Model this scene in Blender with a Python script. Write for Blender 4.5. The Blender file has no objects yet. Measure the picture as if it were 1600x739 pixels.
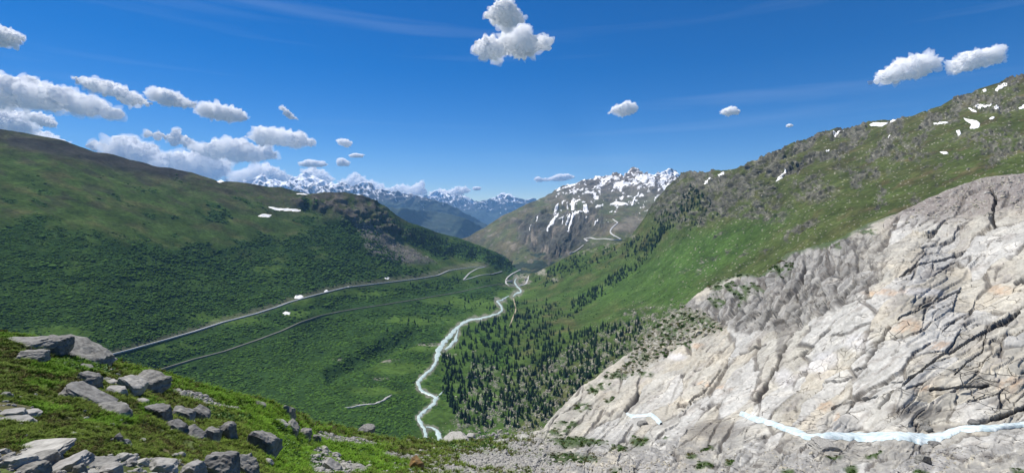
import bpy, bmesh, math, random, time
import numpy as np
from mathutils import Vector, Matrix
T0 = time.time()
random.seed(7); RNG = np.random.default_rng(7)
sc = bpy.context.scene
col = sc.collection
R = math.radians

# ------------------------------------------------------------------ camera, sky, sun, exposure
F = 733.0           # focal length in photograph pixels (1600 wide)
HX, HY = 800.0, 325.0
cam_d = bpy.data.cameras.new('camera'); cam = bpy.data.objects.new('camera', cam_d); col.objects.link(cam)
cam_d.sensor_width = 36; cam_d.lens = 36*F/1600; cam_d.shift_y = (HY-369.5)/1600
cam_d.clip_start = 0.5; cam_d.clip_end = 200000
cam.location = (0, 0, 0); cam.rotation_euler = (R(90), 0, 0)
sc.camera = cam

SUN_EL, SUN_AZ = 58.0, -50.0          # azimuth measured from the view direction (+Y), negative = left
w = bpy.data.worlds.new('World'); sc.world = w; w.use_nodes = True
nt = w.node_tree; nt.nodes.clear()
out = nt.nodes.new('ShaderNodeOutputWorld'); bg = nt.nodes.new('ShaderNodeBackground')
sky = nt.nodes.new('ShaderNodeTexSky'); sky.sky_type = 'NISHITA'; sky.sun_disc = False
sky.sun_elevation = R(SUN_EL); sky.sun_rotation = R(SUN_AZ)
sky.altitude = 2300; sky.air_density = 1.0; sky.dust_density = 0.0; sky.ozone_density = 4.0
hs = nt.nodes.new('ShaderNodeHueSaturation'); hs.inputs['Hue'].default_value = .508; hs.inputs['Saturation'].default_value = 1.42
nt.links.new(sky.outputs[0], hs.inputs['Color']); # faint streaks of cirrus high up
tcw = nt.nodes.new('ShaderNodeTexCoord'); mpw = nt.nodes.new('ShaderNodeMapping'); mpw.inputs['Rotation'].default_value = (0, R(-9), R(20)); mpw.inputs['Scale'].default_value = (.9, .9, 15)
nzw = nt.nodes.new('ShaderNodeTexNoise'); nzw.inputs['Scale'].default_value = 1.3; nzw.inputs['Detail'].default_value = 5; nzw.inputs['Distortion'].default_value = .4
nt.links.new(tcw.outputs['Generated'], mpw.inputs['Vector']); nt.links.new(mpw.outputs[0], nzw.inputs['Vector'])
rw = nt.nodes.new('ShaderNodeValToRGB'); rw.color_ramp.elements[0].position = .56; rw.color_ramp.elements[0].color = (0, 0, 0, 1); rw.color_ramp.elements[1].position = .85; rw.color_ramp.elements[1].color = (.13, .13, .13, 1)
nt.links.new(nzw.outputs['Fac'], rw.inputs[0])
mxw = nt.nodes.new('ShaderNodeMix'); mxw.data_type = 'RGBA'; mxw.inputs['B'].default_value = (7.5, 8.5, 9.5, 1)
nt.links.new(rw.outputs[0], mxw.inputs['Factor']); nt.links.new(hs.outputs[0], mxw.inputs['A']); nt.links.new(mxw.outputs['Result'], bg.inputs['Color'])
bg.inputs['Strength'].default_value = 0.068
nt.links.new(bg.outputs[0], out.inputs['Surface'])
sd = bpy.data.lights.new('sun', 'SUN'); sd.energy = 5.0; sd.angle = R(0.5); sd.color = (1.0, 0.95, 0.88)
sun = bpy.data.objects.new('sun', sd); col.objects.link(sun)
_a, _e = R(SUN_AZ), R(SUN_EL)
SUNV = Vector((math.sin(_a)*math.cos(_e), math.cos(_a)*math.cos(_e), math.sin(_e)))
sun.rotation_euler = SUNV.to_track_quat('Z', 'Y').to_euler()
sun.location = SUNV*100
vs = sc.view_settings; vs.view_transform = 'Standard'; vs.look = 'None'; vs.exposure = 0.60; vs.gamma = 1.0
sc.cycles.volume_bounces = 8; sc.cycles.max_bounces = 14; sc.cycles.transparent_max_bounces = 16
sc.cycles.diffuse_bounces = 3; sc.cycles.use_denoising = True

# ------------------------------------------------------------------ noise in numpy
def _hash(ix, iy, iz, seed):
    h = (ix.astype(np.uint32)*np.uint32(374761393) + iy.astype(np.uint32)*np.uint32(668265263)
         + iz.astype(np.uint32)*np.uint32(2147483647) + np.uint32(seed)*np.uint32(974711))
    h = (h ^ (h >> np.uint32(13)))*np.uint32(1274126177)
    h = (h ^ (h >> np.uint32(16)))*np.uint32(2246822519)
    return h ^ (h >> np.uint32(15))
_t = RNG.uniform(0, 2*math.pi, 256); _G2 = np.stack([np.cos(_t), np.sin(_t)], 1).astype(np.float32)
_G = RNG.normal(size=(256, 3)); _G /= np.linalg.norm(_G, axis=1)[:, None]; _G = _G.astype(np.float32)
from concurrent.futures import ThreadPoolExecutor
_POOL = ThreadPoolExecutor(4)
def chunked(fn, A, *args):
    n = len(A)
    if n < 20000: return fn(A, *args)
    k = np.linspace(0, n, 9).astype(int)
    return np.concatenate(list(_POOL.map(lambda ab: fn(A[ab[0]:ab[1]], *args), zip(k[:-1], k[1:]))))
def perlin(P, seed=0): return chunked(_perlin3, np.asarray(P, dtype=np.float64), seed)
def perlin2(P, seed=0): return chunked(_perlin2, np.asarray(P, dtype=np.float64), seed)
def _perlin2(P, seed):
    I = np.floor(P).astype(np.int32); f = (P-I).astype(np.float32)
    u = f*f*f*(f*(f*6-15)+10); res = 0; z = np.zeros(len(P), np.int32)
    for a in (0, 1):
        for b in (0, 1):
            g = _G2[_hash(I[:, 0]+a, I[:, 1]+b, z, seed) & np.uint32(255)]
            d = g[:, 0]*(f[:, 0]-a)+g[:, 1]*(f[:, 1]-b)
            res = res + d*(u[:, 0] if a else 1-u[:, 0])*(u[:, 1] if b else 1-u[:, 1])
    return res*1.35
def _perlin3(P, seed=0):
    I = np.floor(P).astype(np.int64); f = (P-I).astype(np.float32)
    u = f*f*f*(f*(f*6-15)+10)
    res = 0
    for a in (0, 1):
        for b in (0, 1):
            for c in (0, 1):
                h = _hash(I[:, 0]+a, I[:, 1]+b, I[:, 2]+c, seed) & np.uint32(255)
                g = _G[h]
                d = g[:, 0]*(f[:, 0]-a)+g[:, 1]*(f[:, 1]-b)+g[:, 2]*(f[:, 2]-c)
                wx = u[:, 0] if a else 1-u[:, 0]; wy = u[:, 1] if b else 1-u[:, 1]; wz = u[:, 2] if c else 1-u[:, 2]
                res = res + d*wx*wy*wz
    return res*1.6
def fbm(P, scale, octs=4, seed=0, gain=.5, ridged=False):
    r = 0; a = 1; t = 0
    for k in range(octs):
        n = perlin(np.asarray(P)/scale*(2.03**k)+k*17.3, seed+k)
        if ridged: n = 1-2*np.abs(n)
        r = r+a*n; t += a; a *= gain
    return r/t
def p2(x, y, sx, sy, octs=3, seed=0, rot=0.0, ridged=False, gain=.5):
    c, s = math.cos(rot), math.sin(rot)
    u = (x*c+y*s)/sx; v = (-x*s+y*c)/sy
    q = np.stack([u, v], 1); r = 0; a = 1; t = 0
    for k in range(octs):
        n = perlin2(q*(2.03**k)+k*17.3+.37, seed+k)
        if ridged: n = 1-2*np.abs(n)
        r = r+a*n; t += a; a *= gain
    return r/t
def sstep(a, b, x):
    t = np.clip((x-a)/(b-a), 0, 1); return t*t*(3-2*t)
def worley(u, v, seed=0):
    """two nearest cells of a jittered grid: F1, F2, id and offset to the nearest centre"""
    iu = np.floor(u).astype(np.int64); iv = np.floor(v).astype(np.int64)
    f1 = np.full(u.shape, 9.); f2 = np.full(u.shape, 9.); idd = np.zeros(u.shape, np.int64)
    du = np.zeros(u.shape); dv = np.zeros(u.shape)
    for a in (-1, 0, 1):
        for b in (-1, 0, 1):
            h = _hash(iu+a, iv+b, iu*0+3, seed)
            jx = (h & np.uint32(1023))/1023.; jy = ((h >> np.uint32(10)) & np.uint32(1023))/1023.
            dx = iu+a+.1+.8*jx-u; dy = iv+b+.1+.8*jy-v
            d = np.sqrt(dx*dx+dy*dy)
            near = d < f1
            f2 = np.where(near, f1, np.minimum(f2, d))
            idd = np.where(near, h.astype(np.int64), idd); du = np.where(near, dx, du); dv = np.where(near, dy, dv)
            f1 = np.where(near, d, f1)
    return f1, f2, idd, du, dv
def poly_sd(x, y, poly):
    """signed distance in pixels to a polygon, positive inside"""
    p = np.asarray(poly, float); n = len(p)
    d = np.full(x.shape, 1e9); ins = np.zeros(x.shape, bool)
    for i in range(n):
        ax, ay = p[i]; bx, by = p[(i+1) % n]
        ex, ey = bx-ax, by-ay
        t = np.clip(((x-ax)*ex+(y-ay)*ey)/(ex*ex+ey*ey+1e-9), 0, 1)
        d = np.minimum(d, (x-ax-t*ex)**2+(y-ay-t*ey)**2)
        if ay != by:
            c = ((ay > y) != (by > y)) & (x < (bx-ax)*(y-ay)/(by-ay)+ax)
            ins ^= c
    d = np.sqrt(d)
    return np.where(ins, d, -d)
def line_d(x, y, pts):
    d = np.full(x.shape, 1e9)
    for (ax, ay), (bx, by) in zip(pts[:-1], pts[1:]):
        ex, ey = bx-ax, by-ay
        t = np.clip(((x-ax)*ex+(y-ay)*ey)/(ex*ex+ey*ey+1e-9), 0, 1)
        d = np.minimum(d, (x-ax-t*ex)**2+(y-ay-t*ey)**2)
    return np.sqrt(d)
def mask(x, y, poly, soft=6, warp=0, seed=0, ws=14):
    if warp:
        x = x+warp*p2(x, y, ws, ws*.6, 3, seed); y = y+warp*.6*p2(x, y, ws, ws*.6, 3, seed+9)
    return sstep(-soft, soft, poly_sd(x, y, poly))
def blobs(x, y, lst):
    m = np.zeros(x.shape)
    for cx, cy, rx, ry in lst:
        m = np.maximum(m, sstep(1.25, .5, np.sqrt(((x-cx)/rx)**2+((y-cy)/ry)**2)))
    return m
def mixc(c, colr, m):
    return c*(1-m[:, None])+np.asarray(colr)[None, :]*m[:, None]

# ------------------------------------------------------------------ surfaces: depth of the land along each bearing
class TPS:
    def __init__(s, pts, mode='inv', smooth=0.0):
        p = np.array(pts, float); s.mode = mode
        s.c = p[:, :2]/200.0; v = 1000.0/p[:, 2] if mode == 'inv' else np.log(p[:, 2])
        n = len(p); A = np.zeros((n+3, n+3))
        A[:n, :n] = s.k(s.c, s.c)+smooth*np.eye(n); A[:n, n] = 1; A[:n, n+1:] = s.c; A[n, :n] = 1; A[n+1:, :n] = s.c.T
        s.w = np.linalg.solve(A, np.concatenate([v, [0, 0, 0]]))
    def k(s, a, b):
        d2 = ((a[:, None, :]-b[None, :, :])**2).sum(-1)
        return .5*d2*np.log(d2+1e-12)
    def Y(s, x, y):
        q = np.stack([x, y], 1)/200.0
        def ev(b):
            r = s.w[-3]+b@s.w[-2:]
            for j, c in enumerate(s.c):
                d2 = (b[:, 0]-c[0])**2+(b[:, 1]-c[1])**2
                r = r+s.w[j]*.5*d2*np.log(d2+1e-12)
            return r
        r = chunked(ev, q)
        return 1000.0/np.clip(r, .02, None) if s.mode == 'inv' else np.exp(r)
def ray(x, y, Y):
    return np.stack([Y*(x-HX)/F, Y, -Y*(y-HY)/F], 1)

class Land:
    """a landform: base depth, relief along the normal"""
    def __init__(s, tps, relief): s.t = tps; s.relief = relief
    def base(s, x, y): return ray(x, y, s.t.Y(x, y))
    def at(s, x, y, lift=0.0):
        x = np.atleast_1d(np.asarray(x, float)); y = np.atleast_1d(np.asarray(y, float))
        P = s.base(x, y); e = 1.5
        a = s.base(x+e, y)-P; b = s.base(x, y-e)-P
        n = np.cross(a, b); n /= np.linalg.norm(n, axis=1)[:, None]+1e-9
        n[n[:, 2] < 0] *= -1
        d = s.relief(x, y, P, n)
        Q = P+n*d[:, None]
        if lift is not None: Q[:, 2] += lift
        return Q
    def pt(s, x, y): return Vector(s.at([x], [y])[0])

def spectral(P, Y, amp, lo=.006, hi=.12, seed=0, ridge=None, lmin=.05, lmax=600):
    """relief whose size follows the distance: octaves from lmin to lmax metres"""
    d = np.zeros(len(P)); lam = lmin
    k = 0
    while lam < lmax:
        r = lam/Y
        wgt = sstep(lo*.6, lo*1.4, r)*sstep(hi*1.5, hi*.7, r)
        m = wgt > 1e-3
        if m.any():
            n = perlin(P[m]/lam+k*7.7, seed+k)
            if ridge is not None:
                rm = ridge[m] if isinstance(ridge, np.ndarray) else ridge
                n = n*(1-rm)+rm*(1-2.2*np.abs(n))*.8
            d[m] += wgt[m]*lam*n
        lam *= 2.0; k += 1
    return d*amp

# ------------------------------------------------------------------ object helpers
def tag(o, label=None, cat=None, group=None, kind=None):
    if label: o['label'] = label
    if cat: o['category'] = cat
    if group: o['group'] = group
    if kind: o['kind'] = kind
    return o
def link(o, parent=None):
    col.objects.link(o)
    if parent is not None: o.parent = parent
    return o
def mesh_np(name, V, Fq, mat, parent=None, colr=None, smooth=True, mats=None, origin=None, midx=None):
    V = np.asarray(V, np.float64); Fq = np.asarray(Fq, np.int32)
    if origin is None: origin = np.zeros(3)
    me = bpy.data.meshes.new(name); n = Fq.shape[1]
    me.vertices.add(len(V)); me.vertices.foreach_set('co', (V-origin).astype(np.float32).ravel())
    me.loops.add(Fq.size); me.loops.foreach_set('vertex_index', Fq.ravel())
    me.polygons.add(len(Fq)); me.polygons.foreach_set('loop_start', np.arange(0, Fq.size, n, dtype=np.int32))
    me.polygons.foreach_set('loop_total', np.full(len(Fq), n, np.int32))
    if smooth: me.polygons.foreach_set('use_smooth', np.ones(len(Fq), bool))
    if midx is not None: me.polygons.foreach_set('material_index', np.asarray(midx, np.int32))
    me.update(calc_edges=True)
    if colr is not None:
        a = me.color_attributes.new('albedo', 'FLOAT_COLOR', 'POINT')
        a.data.foreach_set('color', np.concatenate([np.clip(colr, 0, 1), np.ones((len(V), 1))], 1).astype(np.float32).ravel())
    for m in (mats or [mat]):
        if m: me.materials.append(m)
    o = bpy.data.objects.new(name, me); o.location = origin
    return link(o, parent)
def compact(V, Fq, colr=None):
    used, inv = np.unique(Fq.ravel(), return_inverse=True)
    return V[used], inv.reshape(Fq.shape), (colr[used] if colr is not None else None)

# ------------------------------------------------------------------ materials
def mat_new(name):
    m = bpy.data.materials.new(name); m.use_nodes = True
    b = m.node_tree.nodes['Principled BSDF']; return m, m.node_tree, b
def ramp(nt, fac, stops):
    r = nt.nodes.new('ShaderNodeValToRGB'); nt.links.new(fac, r.inputs[0])
    while len(r.color_ramp.elements) < len(stops): r.color_ramp.elements.new(.5)
    for e, (p, c) in zip(r.color_ramp.elements, stops): e.position = p; e.color = (*c, 1) if len(c) == 3 else c
    return r.outputs[0]
def noise(nt, scale, detail=4, rough=.6, vec=None, typ='ShaderNodeTexNoise'):
    n = nt.nodes.new(typ); n.inputs['Scale'].default_value = scale
    if 'Detail' in n.inputs: n.inputs['Detail'].default_value = detail
    if 'Roughness' in n.inputs: n.inputs['Roughness'].default_value = rough
    if vec is not None: nt.links.new(vec, n.inputs['Vector'])
    return n
def land_mat(name, scales, amt=.5, rough=.95, bump=0.0, bscale=1.0, spec=.2):
    """albedo attribute of the ground cover times mottling at several sizes"""
    m, nt, b = mat_new(name)
    a = nt.nodes.new('ShaderNodeAttribute'); a.attribute_name = 'albedo'
    tc = nt.nodes.new('ShaderNodeTexCoord'); c = a.outputs['Color']
    for j, s in enumerate(scales):
        kk = (.70 if name == 'hillside_cover' else .84) if j == 0 and name not in ('far_mountain_cover',) else 1.0
        n = noise(nt, s, 3, .65, tc.outputs['Object'])
        r = ramp(nt, n.outputs['Fac'], [(.32, ((1-amt)*kk,)*3), (.68, ((1+amt)*kk,)*3)])
        mx = nt.nodes.new('ShaderNodeMix'); mx.data_type = 'RGBA'; mx.blend_type = 'MULTIPLY'; mx.inputs['Factor'].default_value = 1
        nt.links.new(c, mx.inputs['A']); nt.links.new(r, mx.inputs['B']); c = mx.outputs['Result']
    nt.links.new(c, b.inputs['Base Color']); b.inputs['Roughness'].default_value = rough
    b.inputs['Specular IOR Level'].default_value = spec
    if bump:
        n = noise(nt, bscale, 6, .7, tc.outputs['Object'])
        bp = nt.nodes.new('ShaderNodeBump'); bp.inputs['Strength'].default_value = 1; bp.inputs['Distance'].default_value = bump
        nt.links.new(n.outputs['Fac'], bp.inputs['Height']); nt.links.new(bp.outputs[0], b.inputs['Normal'])
    return m
def plain(name, c1, c2=None, scale=1.0, rough=.9, bump=0, spec=.3, objrand=0.0, detail=5):
    kk = 1.0 if 'snow' in name or 'water' in name else .86
    c1 = tuple(q*kk for q in c1); c2 = tuple(q*kk for q in (c2 or c1))
    m, nt, b = mat_new(name)
    tc = nt.nodes.new('ShaderNodeTexCoord')
    n = noise(nt, scale, detail, .65, tc.outputs['Object'])
    c = ramp(nt, n.outputs['Fac'], [(.3, c1), (.7, c2 or c1)])
    if objrand:
        oi = nt.nodes.new('ShaderNodeObjectInfo')
        r = ramp(nt, oi.outputs['Random'], [(0, (1-objrand,)*3), (1, (1+objrand, 1+objrand, 1+objrand*.6))])
        mx = nt.nodes.new('ShaderNodeMix'); mx.data_type = 'RGBA'; mx.blend_type = 'MULTIPLY'; mx.inputs['Factor'].default_value = 1
        nt.links.new(c, mx.inputs['A']); nt.links.new(r, mx.inputs['B']); c = mx.outputs['Result']
    nt.links.new(c, b.inputs['Base Color']); b.inputs['Roughness'].default_value = rough
    b.inputs['Specular IOR Level'].default_value = spec
    if bump:
        bp = nt.nodes.new('ShaderNodeBump'); bp.inputs['Strength'].default_value = 1; bp.inputs['Distance'].default_value = bump
        nt.links.new(n.outputs['Fac'], bp.inputs['Height']); nt.links.new(bp.outputs[0], b.inputs['Normal'])
    return m
M_valley = land_mat('hillside_cover', [.012, .09], .32, bump=1.2, bscale=.12, spec=0)
M_far = land_mat('far_mountain_cover', [.0012, .006], .25)
M_mid = land_mat('snowy_mountain_cover', [.008, .04], .3, bump=3, bscale=.04)
M_granite = land_mat('glacier_polished_granite', [.07, .5], .13, .8, bump=.07, bscale=.9, spec=.3)
def crack_nodes(m, sc1=.2, sc2=.75):
    nt = m.node_tree; b = nt.nodes['Principled BSDF']; tc = nt.nodes.new('ShaderNodeTexCoord'); base = b.inputs['Base Color'].links[0].from_socket
    wn = noise(nt, .05, 3, .6, tc.outputs['Object']); wv = nt.nodes.new('ShaderNodeVectorMath'); wv.operation = 'MULTIPLY_ADD'
    wv.inputs[1].default_value = (9, 9, 9); nt.links.new(wn.outputs['Color'], wv.inputs[0]); nt.links.new(tc.outputs['Object'], wv.inputs[2])
    mp = nt.nodes.new('ShaderNodeMapping'); mp.inputs['Rotation'].default_value = (R(20), R(-25), R(15)); mp.inputs['Scale'].default_value = (.55, .8, 1.5); nt.links.new(wv.outputs[0], mp.inputs['Vector'])
    c = base; hgt = None
    for scl, wid, thr, dark in ((sc1, .022, .53, .30), (sc2, .035, .60, .5)):
        v = nt.nodes.new('ShaderNodeTexVoronoi'); v.feature = 'DISTANCE_TO_EDGE'; v.inputs['Scale'].default_value = scl; nt.links.new(mp.outputs[0], v.inputs['Vector'])
        ln = ramp(nt, v.outputs['Distance'], [(0, (1, 1, 1)), (wid, (0, 0, 0))])
        mk = noise(nt, scl*.35, 3, .6, tc.outputs['Object']); mr = ramp(nt, mk.outputs['Fac'], [(thr-.03, (0, 0, 0)), (thr+.04, (1, 1, 1))])
        mu = nt.nodes.new('ShaderNodeMath'); mu.operation = 'MULTIPLY'; nt.links.new(ln, mu.inputs[0]); nt.links.new(mr, mu.inputs[1])
        mx = nt.nodes.new('ShaderNodeMix'); mx.data_type = 'RGBA'; mx.blend_type = 'MULTIPLY'; mx.inputs['B'].default_value = (dark, dark*.95, dark*.9, 1)
        nt.links.new(mu.outputs[0], mx.inputs['Factor']); nt.links.new(c, mx.inputs['A']); c = mx.outputs['Result']
        # each block a shade of its own
        v2 = nt.nodes.new('ShaderNodeTexVoronoi'); v2.inputs['Scale'].default_value = scl; nt.links.new(mp.outputs[0], v2.inputs['Vector'])
        r2 = ramp(nt, v2.outputs['Color'], [(0, (.82, .82, .83)), (1, (1.16, 1.14, 1.1))]); mx = nt.nodes.new('ShaderNodeMix'); mx.data_type = 'RGBA'; mx.blend_type = 'MULTIPLY'; nt.links.new(mr, mx.inputs['Factor'])
        nt.links.new(c, mx.inputs['A']); nt.links.new(r2, mx.inputs['B']); c = mx.outputs['Result']
        hgt = (mu.outputs[0], hgt)
    nt.links.new(c, b.inputs['Base Color'])
    ad = nt.nodes.new('ShaderNodeMath'); ad.operation = 'ADD'; nt.links.new(hgt[0], ad.inputs[0]); nt.links.new(hgt[1][0], ad.inputs[1])
    bp = nt.nodes.new('ShaderNodeBump'); bp.invert = True; bp.inputs['Distance'].default_value = .5; bp.inputs['Strength'].default_value = .8
    nt.links.new(ad.outputs[0], bp.inputs['Height']); nt.links.new(b.inputs['Normal'].links[0].from_socket, bp.inputs['Normal']); nt.links.new(bp.outputs[0], b.inputs['Normal'])
crack_nodes(M_granite)
M_knoll = land_mat('alpine_turf_cover', [.5, 3.0], .3, bump=.05, bscale=5)
M_snow = plain('old_snow', (.58, .58, .57), (.84, .85, .86), .10, .7)
M_water = plain('glacier_milk_water', (.22, .31, .30), (.46, .54, .51), .12, .45, spec=.5)
M_foam = plain('white_water', (.28, .38, .41), (.62, .67, .68), .5, .5, bump=.3)
M_road = plain('worn_asphalt', (.38, .38, .38), (.46, .46, .45), .05, .9)
M_wallst = plain('grey_retaining_wall', (.50, .49, .47), (.60, .59, .56), .2, .9)
M_track = plain('gravel_track', (.13, .14, .10), (.22, .21, .17), .05, .95)
M_path = plain('sandy_path', (.3, .25, .17), (.38, .33, .24), .05, .95)
M_bush = plain('green_alder_leaves', (.026, .064, .012), (.070, .135, .022), .5, .9, spec=.03, objrand=.5)
M_pine = plain('conifer_needles', (.014, .036, .016), (.034, .068, .024), .5, .9, spec=.03, objrand=.35)
M_bark = plain('conifer_bark', (.06, .045, .035), (.12, .09, .07), 2, .95)
M_rock = plain('lichen_granite_rock', (.07, .068, .066), (.30, .295, .28), 3.2, .85, bump=.06, objrand=.15, detail=8)
M_pale = plain('pale_granite_rock', (.17, .165, .155), (.43, .42, .40), 3.4, .8, bump=.05, objrand=.15, detail=8)
M_field = plain('boulder_field_rock', (.27, .25, .21), (.46, .43, .37), .2, .9, objrand=.3)
M_grass = plain('grass_blades', (.07, .125, .02), (.17, .22, .045), 1.5, .85, spec=.05, objrand=.4)
M_leafy = plain('broad_leaves', (.045, .12, .014), (.10, .21, .03), 2.0, .6, objrand=.3)
M_heath = plain('heath_tufts', (.05, .055, .02), (.13, .12, .045), 2.0, .9, spec=.05, objrand=.4)
M_crack = land_mat('shaded_joint_rock', [.5], .25)

# ------------------------------------------------------------------ the valley
MVC = [ # px, py, distance forward
 (672,688,969),(655,590,1328),(690,540,1636),(780,480,2270),(820,435,3200),(560,620,1120),
 (250,577,1163),(165,556,1047),(760,417,3027),(460,468,1768),(475,487,1700),(720,457,2527),
 (0,540,989),(0,480,1080),(0,400,1250),(0,300,1550),(0,203,2050),(100,222,2150),(200,250,2300),(300,270,2450),
 (400,290,2600),(500,304,2750),(545,303,2850),(600,322,3050),(680,362,3300),(745,383,3480),(805,415,3620),
 (200,400,1500),(400,400,2000),(400,340,2250),(600,400,2500),(600,350,2830),(740,400,3230),(200,480,1280),
 (400,560,1330),(500,520,1650),(450,640,1080),(250,620,1090),(-80,190,1950),(-80,540,900),(200,300,1950),(100,350,1500),
 (900,500,1900),(850,560,1400),(900,640,980),(1000,560,1080),(1000,470,1750),(900,460,2350),(1100,400,1700),
 (1100,470,1330),(1200,440,1150),(1000,400,2350),(1000,350,2700),(1200,350,1500),(1200,250,1850),(1150,265,2250),
 (1240,223,2000),(1400,182,1750),(1600,115,1500),(1400,300,1150),(1600,275,900),(1600,200,1150),(1400,400,850),
 (1600,400,680),(1680,90,1450),(1680,300,780),(840,425,3100),(880,402,3000),(930,388,2900),(1045,290,2700),(1080,270,2650),
 (1000,660,850),(1200,560,750),(1100,300,2200)]
ROAD = [(150,560),(165,556),(200,547),(300,519),(350,503),(400,490),(432,480),(450,473),(470,467),(500,459),(540,449),(600,442),(650,436),(685,430),(700,423),(725,419),(745,417),(760,416.5)]
ROAD2 = [(760,416.5),(745,420),(733,427),(727,434),(723,438)]
ROAD3 = [(723,438),(735,435),(750,430),(770,428),(785,424)]
ROAD4 = [(814,421),(800,428),(791,435),(790,443),(795,446),(812,447),(822,444),(827,430)]
RAIL = [(235,582),(250,577),(300,562),(350,549),(400,532),(440,517),(470,503),(500,493),(530,487),(560,482),(600,476),(650,468),(690,461),(720,456),(760,447),(788,443)]
PATHL = [(802,466),(805,477),(806,485),(801,497),(796,510)]
RIVER = [(787,469,2),(776,470,3),(783,478,3),(785,485,3),(778,490,4),(765,494,4.5),(748,498,4.5),(735,499,5),(727,503,6),(715,511,6),(706,520,7),(700,528,8),(692,537,7.5),(685,547,7.5),(683,556,7),(681,566,6),(676,574,5),(668,582,5),(658,590,6),(653,598,6),(655,606,5),(662,613,5),(674,617,5),(681,621,6),(678,630,6),(668,639,6),(658,646,6),(654,652,6),(657,661,6),(663,669,5),(665,680,5),(666,700,4)]
RIV_B = [(665,667,2),(675,668,3),(682,672,6),(686,680,7),(688,692,7),(689,702,6)]
RIV_C = [(682,622,4),(689,615,2.5),(694,609,1)]
RIV_D = [(716,513,2),(714,523,3),(711,532,5),(703,541,5),(694,547,4)]
RIV_U = [(782,470,1.5),(784,469,2.5),(790,465,3),(796,462,1.2)]
RIV_G = [(801,464,2),(805,459,4),(813,457,3.5),(815,455,3),(809,449,2.5),(804,441,2.2),(805,437,1.5),(808,434,1.2)]
STREAM_L = [(538,636,1),(548,635.5,2),(570,633.5,2.5),(588,630,3),(598,626,4),(606,622,3),(613,617,1)]
def xy(l): return [(p[0], p[1]) for p in l]
BUSHP = [(-90,360),(60,340),(130,370),(230,378),(330,390),(440,372),(520,340),(580,345),(620,405),(700,440),(760,440),(795,452),(770,470),(700,500),(672,560),(640,600),(655,640),(650,700),(450,720),(-90,700)]
BRIGHT = [(360,500,60,10),(250,540,60,9),(560,458,60,5),(470,470,20,8),(90,520,70,14),(420,420,30,8),(310,494,22,8),(660,545,55,6),(745,475,55,9),(620,575,60,12),(470,490,30,8),(650,500,60,10),(590,610,50,8),(805,460,35,10),(700,470,50,8)]
TALUS = [(560,350),(585,355),(610,372),(650,392),(680,410),(650,412),(600,408),(575,395),(566,370)]
CRAGL = [(440,318),(500,304),(560,302),(600,325),(620,350),(650,368),(610,370),(580,355),(540,345),(500,330)]
def memo(fn):
    store = {}
    def g(x, y):
        if len(x) < 5000: return fn(x, y)
        k = (len(x), float(x[0]), float(x[-1]), float(y.sum()))
        if k not in store: store.clear(); store[k] = fn(x, y)
        return store[k]
    return g
@memo
def valley_masks(x, y):
    left = sstep(830, 770, x)
    W = lambda s, a=10, k=22: a*p2(x, y, k, k*.6, 3, s)
    bush = mask(x+W(3, 26, 40), y+W(4, 18, 40), BUSHP, 9)
    br = blobs(x+W(5), y+W(6, 5), BRIGHT)
    bush = bush*(1-.93*br)
    bush = bush*(1-.6*sstep(.05, .28, p2(x, y, 60, 22, 3, 11))*sstep(560, 380, y))
    up = p2(x, y, 70, 18, 3, 12, rot=.35)       # streaks of scrub on the high grass
    bush = np.maximum(bush, left*sstep(.16, .3, up)*sstep(262, 330, y)*.9)
    # forest spur above the hairpin and on the right flank
    for pts, wd in (([(640,360),(700,385),(740,395),(790,412),(810,425)], 12), ([(600,345),(640,375),(700,395)], 6)):
        bush = np.maximum(bush, sstep(wd*1.3, wd*.6, line_d(x, y, pts)+W(8, 9, 14)))
    talus = mask(x+W(14, 8, 10), y+W(15, 5, 10), TALUS, 4)
    talus = np.maximum(talus, .9*sstep(4, 1.5, line_d(x, y, [(548,340),(560,355),(575,368)])+W(21, 3, 9)))
    crag = mask(x+W(16, 14, 16), y+W(17, 8, 16), CRAGL, 7)*sstep(-.25, .15, p2(x, y, 16, 9, 4, 18))
    ridge = left*sstep(.0, 1, 1-(y-(203+(x)*.235))/62.)*sstep(640, 420, x)
    # right side
    right = 1-left
    crn = p2(x, y, 46, 24, 5, 31, rot=-.5, ridged=False, gain=.62)
    band = np.clip(1-np.abs(y-(300-(x-1200)*.18))/85, 0, 1)
    topb = sstep(75, 5, y-(262-(x-1150)*.325))
    crr = right*sstep(.04, .20, crn-.19+.16*band+.32*topb)*sstep(1000, 1080, x+ .4*(330-y))
    crr = np.maximum(crr, right*blobs(x+W(33, 9), y+W(34, 7), [(1150,300,60,24),(1045,320,40,30),(1420,240,40,16),(1190,330,50,20),(1090,340,30,14),(1270,300,40,18),(1545,215,60,16),(1350,270,40,12),(1560,160,70,16)])*sstep(-.2, .12, p2(x, y, 13, 8, 4, 35)))
    rubble = mask(x+W(36, 26), y+W(37, 18), [(740,560),(800,590),(860,560),(940,520),(1000,480),(1080,480),(1180,500),(1180,700),(700,700),(720,640)], 16)
    rubble = rubble*sstep(-.12, .14, p2(x, y, 11, 9, 4, 38))
    rubble = np.maximum(rubble, .8*mask(x+W(39, 8), y+W(40, 6), [(880,375),(985,355),(1000,372),(960,392),(890,398)], 6)*sstep(-.1, .15, p2(x, y, 9, 4, 3, 41)))
    damp = np.minimum.reduce([line_d(x, y, xy(l)) for l in (ROAD, ROAD2, ROAD3, ROAD4, RAIL, RIVER, RIV_B, RIV_D, RIV_G)])
    flat = sstep(3, 16, damp)
    return dict(left=left, bush=bush, talus=talus, crag=crag, ridge=ridge, crr=crr, rubble=rubble, flat=flat, bright=br)
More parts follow.
